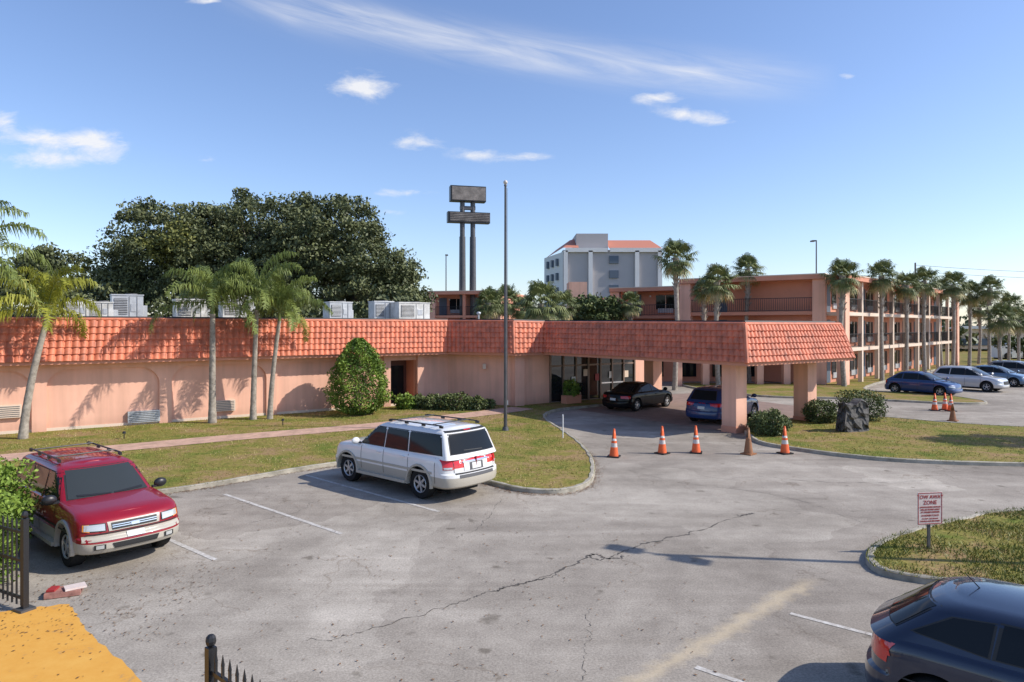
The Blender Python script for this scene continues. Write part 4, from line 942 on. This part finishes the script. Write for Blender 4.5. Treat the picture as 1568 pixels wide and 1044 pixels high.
nav=dict(sedan); nav.update(paint=navyp,L=4.5,H=1.48,W=1.82,er=.45,belt=.98,top=[(-2.27,.94),(-2.05,1.0),(-1.5,1.0),(1.0,.97),(1.4,.92),(2.0,.80),(2.3,.68)],gh=(-2.2,1.30,-1.55,.15),wb=.85,wr=.64,ger=.4,antenna=(-1.1,.0),
 side=[[(.08,1.03),(1.0,1.03),(.28,1.34),(.08,1.35)],[(-.92,1.03),(.02,1.03),(.02,1.35),(-.86,1.35)],[(-1.66,1.10),(-.99,1.03),(-.94,1.34),(-1.30,1.31)]],
 rw=[(-.66,1.08),(.66,1.08),(.56,1.36),(-.56,1.36)],
 det=[('rearm',[(.48,.74),(.88,.72),(.86,.94),(.5,.92)],'tail',.014),('side',[(-2.2,.74),(-1.86,.80),(-1.90,.92),(-2.16,.94)],'tail',.008),('rear',[(-.17,.58),(.17,.58),(.17,.70),(-.17,.70)],'plate',.015),('frontm',[(.48,.52),(.8,.55),(.8,.66),(.48,.62)],'head',.014),('rearm',[(.40,.78),(.52,.78),(.52,.88),(.42,.88)],'head',.018),('side',[(-1.9,.60),(2.0,.56),(2.0,.575),(-1.9,.615)],'seam',.004)])
cn=Vector((3.86,7.66))+a*2.2+b_*.9
car('navy_hatchback',cn,a,nav)
qq=Vector((.6,-.8))
car('blue_hatchback',(26.6,44.2),qq,hatch)
s2=dict(csuv); s2.update(paint=silverp); car('silver_suv',(31.6,47.2),qq,s2)
s3=dict(hatch); s3.update(paint=lbluep); car('blue_hatchback',(36.2,51),qq,s3)
s4=dict(csuv); s4.update(paint=greyp); car('grey_suv',(40.5,54.5),qq,s4)
s5=dict(sedan); s5.update(paint=whitep); car('white_sedan',(45,58),qq,s5)
s6=dict(sedan); s6.update(paint=greyp); car('grey_sedan',(50,62),qq,s6)
# ---------------------------------------------------------------- vegetation
def E3(u,v,Y,ru,rv,ry): c=gz(u,v,Y); return (c[0],c[1],c[2],ru*Y/F,ry,rv*Y/F)
Yo=57
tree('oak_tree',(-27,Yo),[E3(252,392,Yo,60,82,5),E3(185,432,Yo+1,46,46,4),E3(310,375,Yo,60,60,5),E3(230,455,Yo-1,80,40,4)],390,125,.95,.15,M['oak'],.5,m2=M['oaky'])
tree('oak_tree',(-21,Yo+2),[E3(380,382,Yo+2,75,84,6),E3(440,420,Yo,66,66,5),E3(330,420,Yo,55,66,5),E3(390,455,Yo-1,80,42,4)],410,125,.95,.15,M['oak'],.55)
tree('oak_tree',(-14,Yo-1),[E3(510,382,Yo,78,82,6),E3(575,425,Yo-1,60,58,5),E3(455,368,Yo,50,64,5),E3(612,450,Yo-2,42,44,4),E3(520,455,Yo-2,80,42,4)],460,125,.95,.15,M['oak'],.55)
tree('oak_tree',(-44,68),[E3(85,430,68,36,52,4),E3(50,440,68,30,45,4)],110,90,1.1,.22,M['oak'],.4)
tree('oak_tree',(7.5,62),[E3(915,480,62,38,30,3)],60,90,.8,.18,M['shrubd'],.25)
Q,S=clumpcrown([(-33+i*4.0,50+2*math.sin(i),4.2,3.0,2.5,2.9+.5*math.sin(i*2)) for i in range(7)],190,80,1.0,.2); quads('hedge_mass',Q,[M['oak']],S)
Q,S=clumpcrown([(-150+i*9,135+12*math.sin(i*1.7),3.0,7,5,3.6+1.6*math.sin(i*2.3)) for i in range(40)],900,34,2.2,.7); quads('distant_trees',Q,[M['oak']],S)
Q,S=clumpcrown([(62+i*4.5,84+2*math.sin(i*2),1.9,3.2,2,1.5+.7*math.sin(i*1.9)) for i in range(9)]+[(-3,66,2.8,3.5,2,2.8),(2.5,64,2.2,3,2,2.6)],170,70,.9,.24); quads('shrub_border',Q,[M['shrubd']],S)
queen('queen_palm',gp(35,676),(-18.05,26.5,4.7),13,2.6,M['frondy'],11,.12)
queen('queen_palm',(-13.35,30.4),(-13.25,30.2,5.0),15,2.9,M['frond'],12)
queen('queen_palm',(-11.95,31.5),(-11.7,31.3,5.2),15,3.2,M['frond'],13,.11)
queen('queen_palm',(-11.25,31.7),(-10.7,31.4,4.7),12,2.6,M['frond'],14,.10)
queen('queen_palm',(-19.4,22.6),(-18.7,22.9,6.2),18,3.4,M['frond'],15)
for i,(u,v,Y,sc) in enumerate(((1035,393,47,1.0),(1098,430,50,1.0),(1145,410,54,.9),(1078,440,53,.8),(828,463,52,1.3),(748,462,58,1.0),(775,458,60,1.1),(862,466,58,1.0),(800,470,60,.9),(1290,420,49,.95),(1350,420,54,.95),(1388,435,58,.9),(1415,428,60,.95),(1460,434,66,1.0),(1485,448,70,1),(1515,440,68,1.0),(1532,485,60,1.0),(630,462,60,1.0),(1440,442,72,.9),(1560,490,75,1),(1500,470,80,1),(1545,465,82,1.1),(965,462,60,.8))):
    c=gz(u,v,Y); sabal('sabal_palm',c[0],c[1],c[2]-.2,sc,i,tr=.17)
sabal('sabal_palm',26.2,24.6,6.6,1.2,1)
bush('topiary_bush',(-7.5,33.4),(1.42,1.3,3.75),16000,.062,M['bush'],cone=True)
for u,v,Y,r,m in((620,612,35.6,(.55,.5,.45),'bush'),(665,612,35.5,(.8,.6,.45),'shrubd'),(700,612,35.2,(.9,.6,.5),'shrubd'),(728,614,35.2,(.6,.5,.4),'shrubd'),(640,612,36,(.5,.5,.4),'shrubd')):
    bush('shrub',((u-784)*Y/F,Y),r,1800,.07,M[m])
bush('agave_plant',((750-784)*35.8/F,35.8),(.3,.3,.3),400,.08,M['shrubd'])
for u,v,r in((1186,672,(.75,.7,.52)),(1262,652,(.75,.7,.55)),(1325,648,(1.15,1.0,.75)),(1168,667,(.4,.4,.35))):
    x,y=gp(u,v); bush('shrub',(x,y+.4,.1),r,4200,.05,M['shrubd'])
bush('hedge',(-10.3,12.9),(1.0,.9,1.1),9000,.05,M['bush'])
bush('hedge',(-9.15,11.4),(.75,.7,.9),7000,.045,M['bush'])
mb=MB(); mb.box((90,125,2.2),(30,8,3.6),M['cream']); mb.box((90,120.9,1.6),(27,.2,1.2),M['door']); mb.box((90,125,4.2),(32,9.5,.5),M['metal']); mb.build('low_building')
mb=MB(); mb.box((70,92,1.4),(7,2.3,2.4),M['white']); mb.box((65.8,92,1.1),(1.4,2.2,1.8),M['white']); 
for x in(66,68.5,72.5): mb.cyl((x,90.7,.45),(x,93.2,.45),.45,.45,M['rubber'],14)
mb.build('parked_truck')
# ---------------------------------------------------------------- sky & sun
w=bpy.data.worlds.new('World'); scene.world=w; w.use_nodes=True; nt=w.node_tree; nt.nodes.clear(); L=nt.links
try:
    w.cycles.sampling_method='MANUAL'; w.cycles.sample_map_resolution=256
except Exception: pass
EL=math.radians(39); S=Vector((.99*math.cos(EL),-.12*math.cos(EL),math.sin(EL))).normalized()
sky=N(nt,'ShaderNodeTexSky'); sky.sky_type='NISHITA'; sky.sun_disc=False; sky.sun_elevation=EL; sky.sun_rotation=math.atan2(S.x,S.y); sky.air_density=1.0; sky.dust_density=.5; sky.ozone_density=2.0
tc=N(nt,'ShaderNodeTexCoord'); sepx=N(nt,'ShaderNodeSeparateXYZ'); L.new(tc.outputs['Generated'],sepx.inputs[0])
def mth(op,a,b=None,c=None):
    n=N(nt,'ShaderNodeMath',operation=op)
    for i,v in enumerate((a,b,c)):
        if v is None: continue
        if isinstance(v,(int,float)): n.inputs[i].default_value=v
        else: L.new(v,n.inputs[i])
    return n.outputs[0]
yy=mth('MAXIMUM',sepx.outputs['Y'],.05); U=mth('DIVIDE',sepx.outputs['X'],yy); V=mth('DIVIDE',sepx.outputs['Z'],yy)
cmb=N(nt,'ShaderNodeCombineXYZ'); L.new(U,cmb.inputs[0]); L.new(mth('MULTIPLY',V,2.3),cmb.inputs[1])
ns=N(nt,'ShaderNodeTexNoise'); ns.inputs['Scale'].default_value=17; ns.inputs['Detail'].default_value=6; ns.inputs['Roughness'].default_value=.65; ns.inputs['Distortion'].default_value=.3; L.new(cmb.outputs[0],ns.inputs['Vector'])
dens=None
for u,v,ru,rv,wt in((550,132,46,19,1.1),(60,213,55,13,1.0),(150,220,40,16,1.1),(60,245,110,12,.9),(5,185,24,22,.8),(640,218,40,12,.9),(740,238,38,9,.9),(820,240,32,7,.72),(1010,150,42,10,.85),(1050,176,44,9,.95),(1090,188,34,8,.8),(605,295,50,6,.7),(590,324,30,5,.6),(310,247,25,8,.6),(1296,117,14,5,.85),(320,2,30,4,.85)):
    x=mth('MULTIPLY',mth('SUBTRACT',U,(u-784)/F),F/ru); y=mth('MULTIPLY',mth('SUBTRACT',V,(500-v)/F),F/rv)
    g=mth('MULTIPLY',mth('EXPONENT',mth('MULTIPLY',mth('ADD',mth('MULTIPLY',x,x),mth('MULTIPLY',y,y)),-.8)),wt)
    dens=g if dens is None else mth('ADD',dens,g)
cl=mth('ADD',dens,mth('MULTIPLY',mth('SUBTRACT',ns.outputs['Fac'],.5),2.1))
cl=mth('MULTIPLY',mth('SUBTRACT',cl,.30),1.2)
mc=N(nt,'ShaderNodeClamp'); L.new(cl,mc.inputs[0]); cl=mth('MULTIPLY',mth('MULTIPLY',mth('POWER',mc.outputs[0],1.25),mth('MINIMUM',mth('MULTIPLY',dens,2.2),1)),.9)
v0=mth('ADD',mth('MULTIPLY_ADD',U,-.155,.405),mth('MULTIPLY',mth('MULTIPLY',U,U),.13))
rel=mth('SUBTRACT',V,v0)
cm2=N(nt,'ShaderNodeCombineXYZ'); L.new(mth('MULTIPLY',U,.55),cm2.inputs[0]); L.new(mth('ADD',mth('MULTIPLY',rel,4.5),mth('MULTIPLY',U,.35)),cm2.inputs[1])
n2=N(nt,'ShaderNodeTexNoise'); n2.inputs['Scale'].default_value=8; n2.inputs['Detail'].default_value=7; n2.inputs['Roughness'].default_value=.6; n2.inputs['Distortion'].default_value=.6; L.new(cm2.outputs[0],n2.inputs['Vector'])
dv=mth('MULTIPLY',rel,40)
band=mth('EXPONENT',mth('MULTIPLY',mth('MULTIPLY',dv,dv),-1.0))
mrr=N(nt,'ShaderNodeMapRange'); L.new(U,mrr.inputs[0]); mrr.inputs[1].default_value=.48; mrr.inputs[2].default_value=.28; 
mrl=N(nt,'ShaderNodeMapRange'); L.new(U,mrl.inputs[0]); mrl.inputs[1].default_value=-.45; mrl.inputs[2].default_value=-.33
band=mth('MULTIPLY',mth('MULTIPLY',band,mrr.outputs[0]),mrl.outputs[0])
c3=N(nt,'ShaderNodeClamp'); L.new(mth('MULTIPLY',mth('SUBTRACT',n2.outputs['Fac'],.27),2.3),c3.inputs[0])
band=mth('MULTIPLY',mth('MULTIPLY',band,c3.outputs[0]),.74)
front=mth('GREATER_THAN',sepx.outputs['Y'],.06)
tot=mth('MULTIPLY',mth('MAXIMUM',cl,band),front)
hs=N(nt,'ShaderNodeHueSaturation'); hs.inputs['Saturation'].default_value=1.0; hs.inputs['Value'].default_value=1.33; L.new(sky.outputs[0],hs.inputs['Color'])
tn=N(nt,'ShaderNodeMix',data_type='RGBA',blend_type='MULTIPLY'); tn.inputs[0].default_value=1; L.new(hs.outputs[0],tn.inputs[6]); tn.inputs[7].default_value=(.95,.965,1.10,1)
mx=N(nt,'ShaderNodeMix',data_type='RGBA'); L.new(tot,mx.inputs[0]); L.new(tn.outputs[2],mx.inputs[6]); mx.inputs[7].default_value=(7.0,7.0,7.15,1)
bg=N(nt,'ShaderNodeBackground'); bg.inputs['Strength'].default_value=.135; L.new(mx.outputs[2],bg.inputs['Color'])
wo=N(nt,'ShaderNodeOutputWorld'); L.new(bg.outputs[0],wo.inputs['Surface'])
sl=bpy.data.lights.new('sun','SUN'); sl.energy=5.0; sl.angle=math.radians(.5); sl.color=(1,.94,.85); so_=bpy.data.objects.new('sun',sl); COL.objects.link(so_); so_.rotation_euler=S.to_track_quat('Z','Y').to_euler(); so_.location=(20,0,30)
cam=bpy.data.cameras.new('camera'); co=bpy.data.objects.new('camera',cam); COL.objects.link(co); co.location=(0,0,HC); co.rotation_euler=(math.pi/2,0,0)
cam.sensor_width=36; cam.lens=F/1568*36; cam.shift_y=-22.5/1568; cam.clip_end=9000; cam.clip_start=.1; scene.camera=co
scene.view_settings.view_transform='Standard'; scene.view_settings.look='None'; scene.view_settings.exposure=0
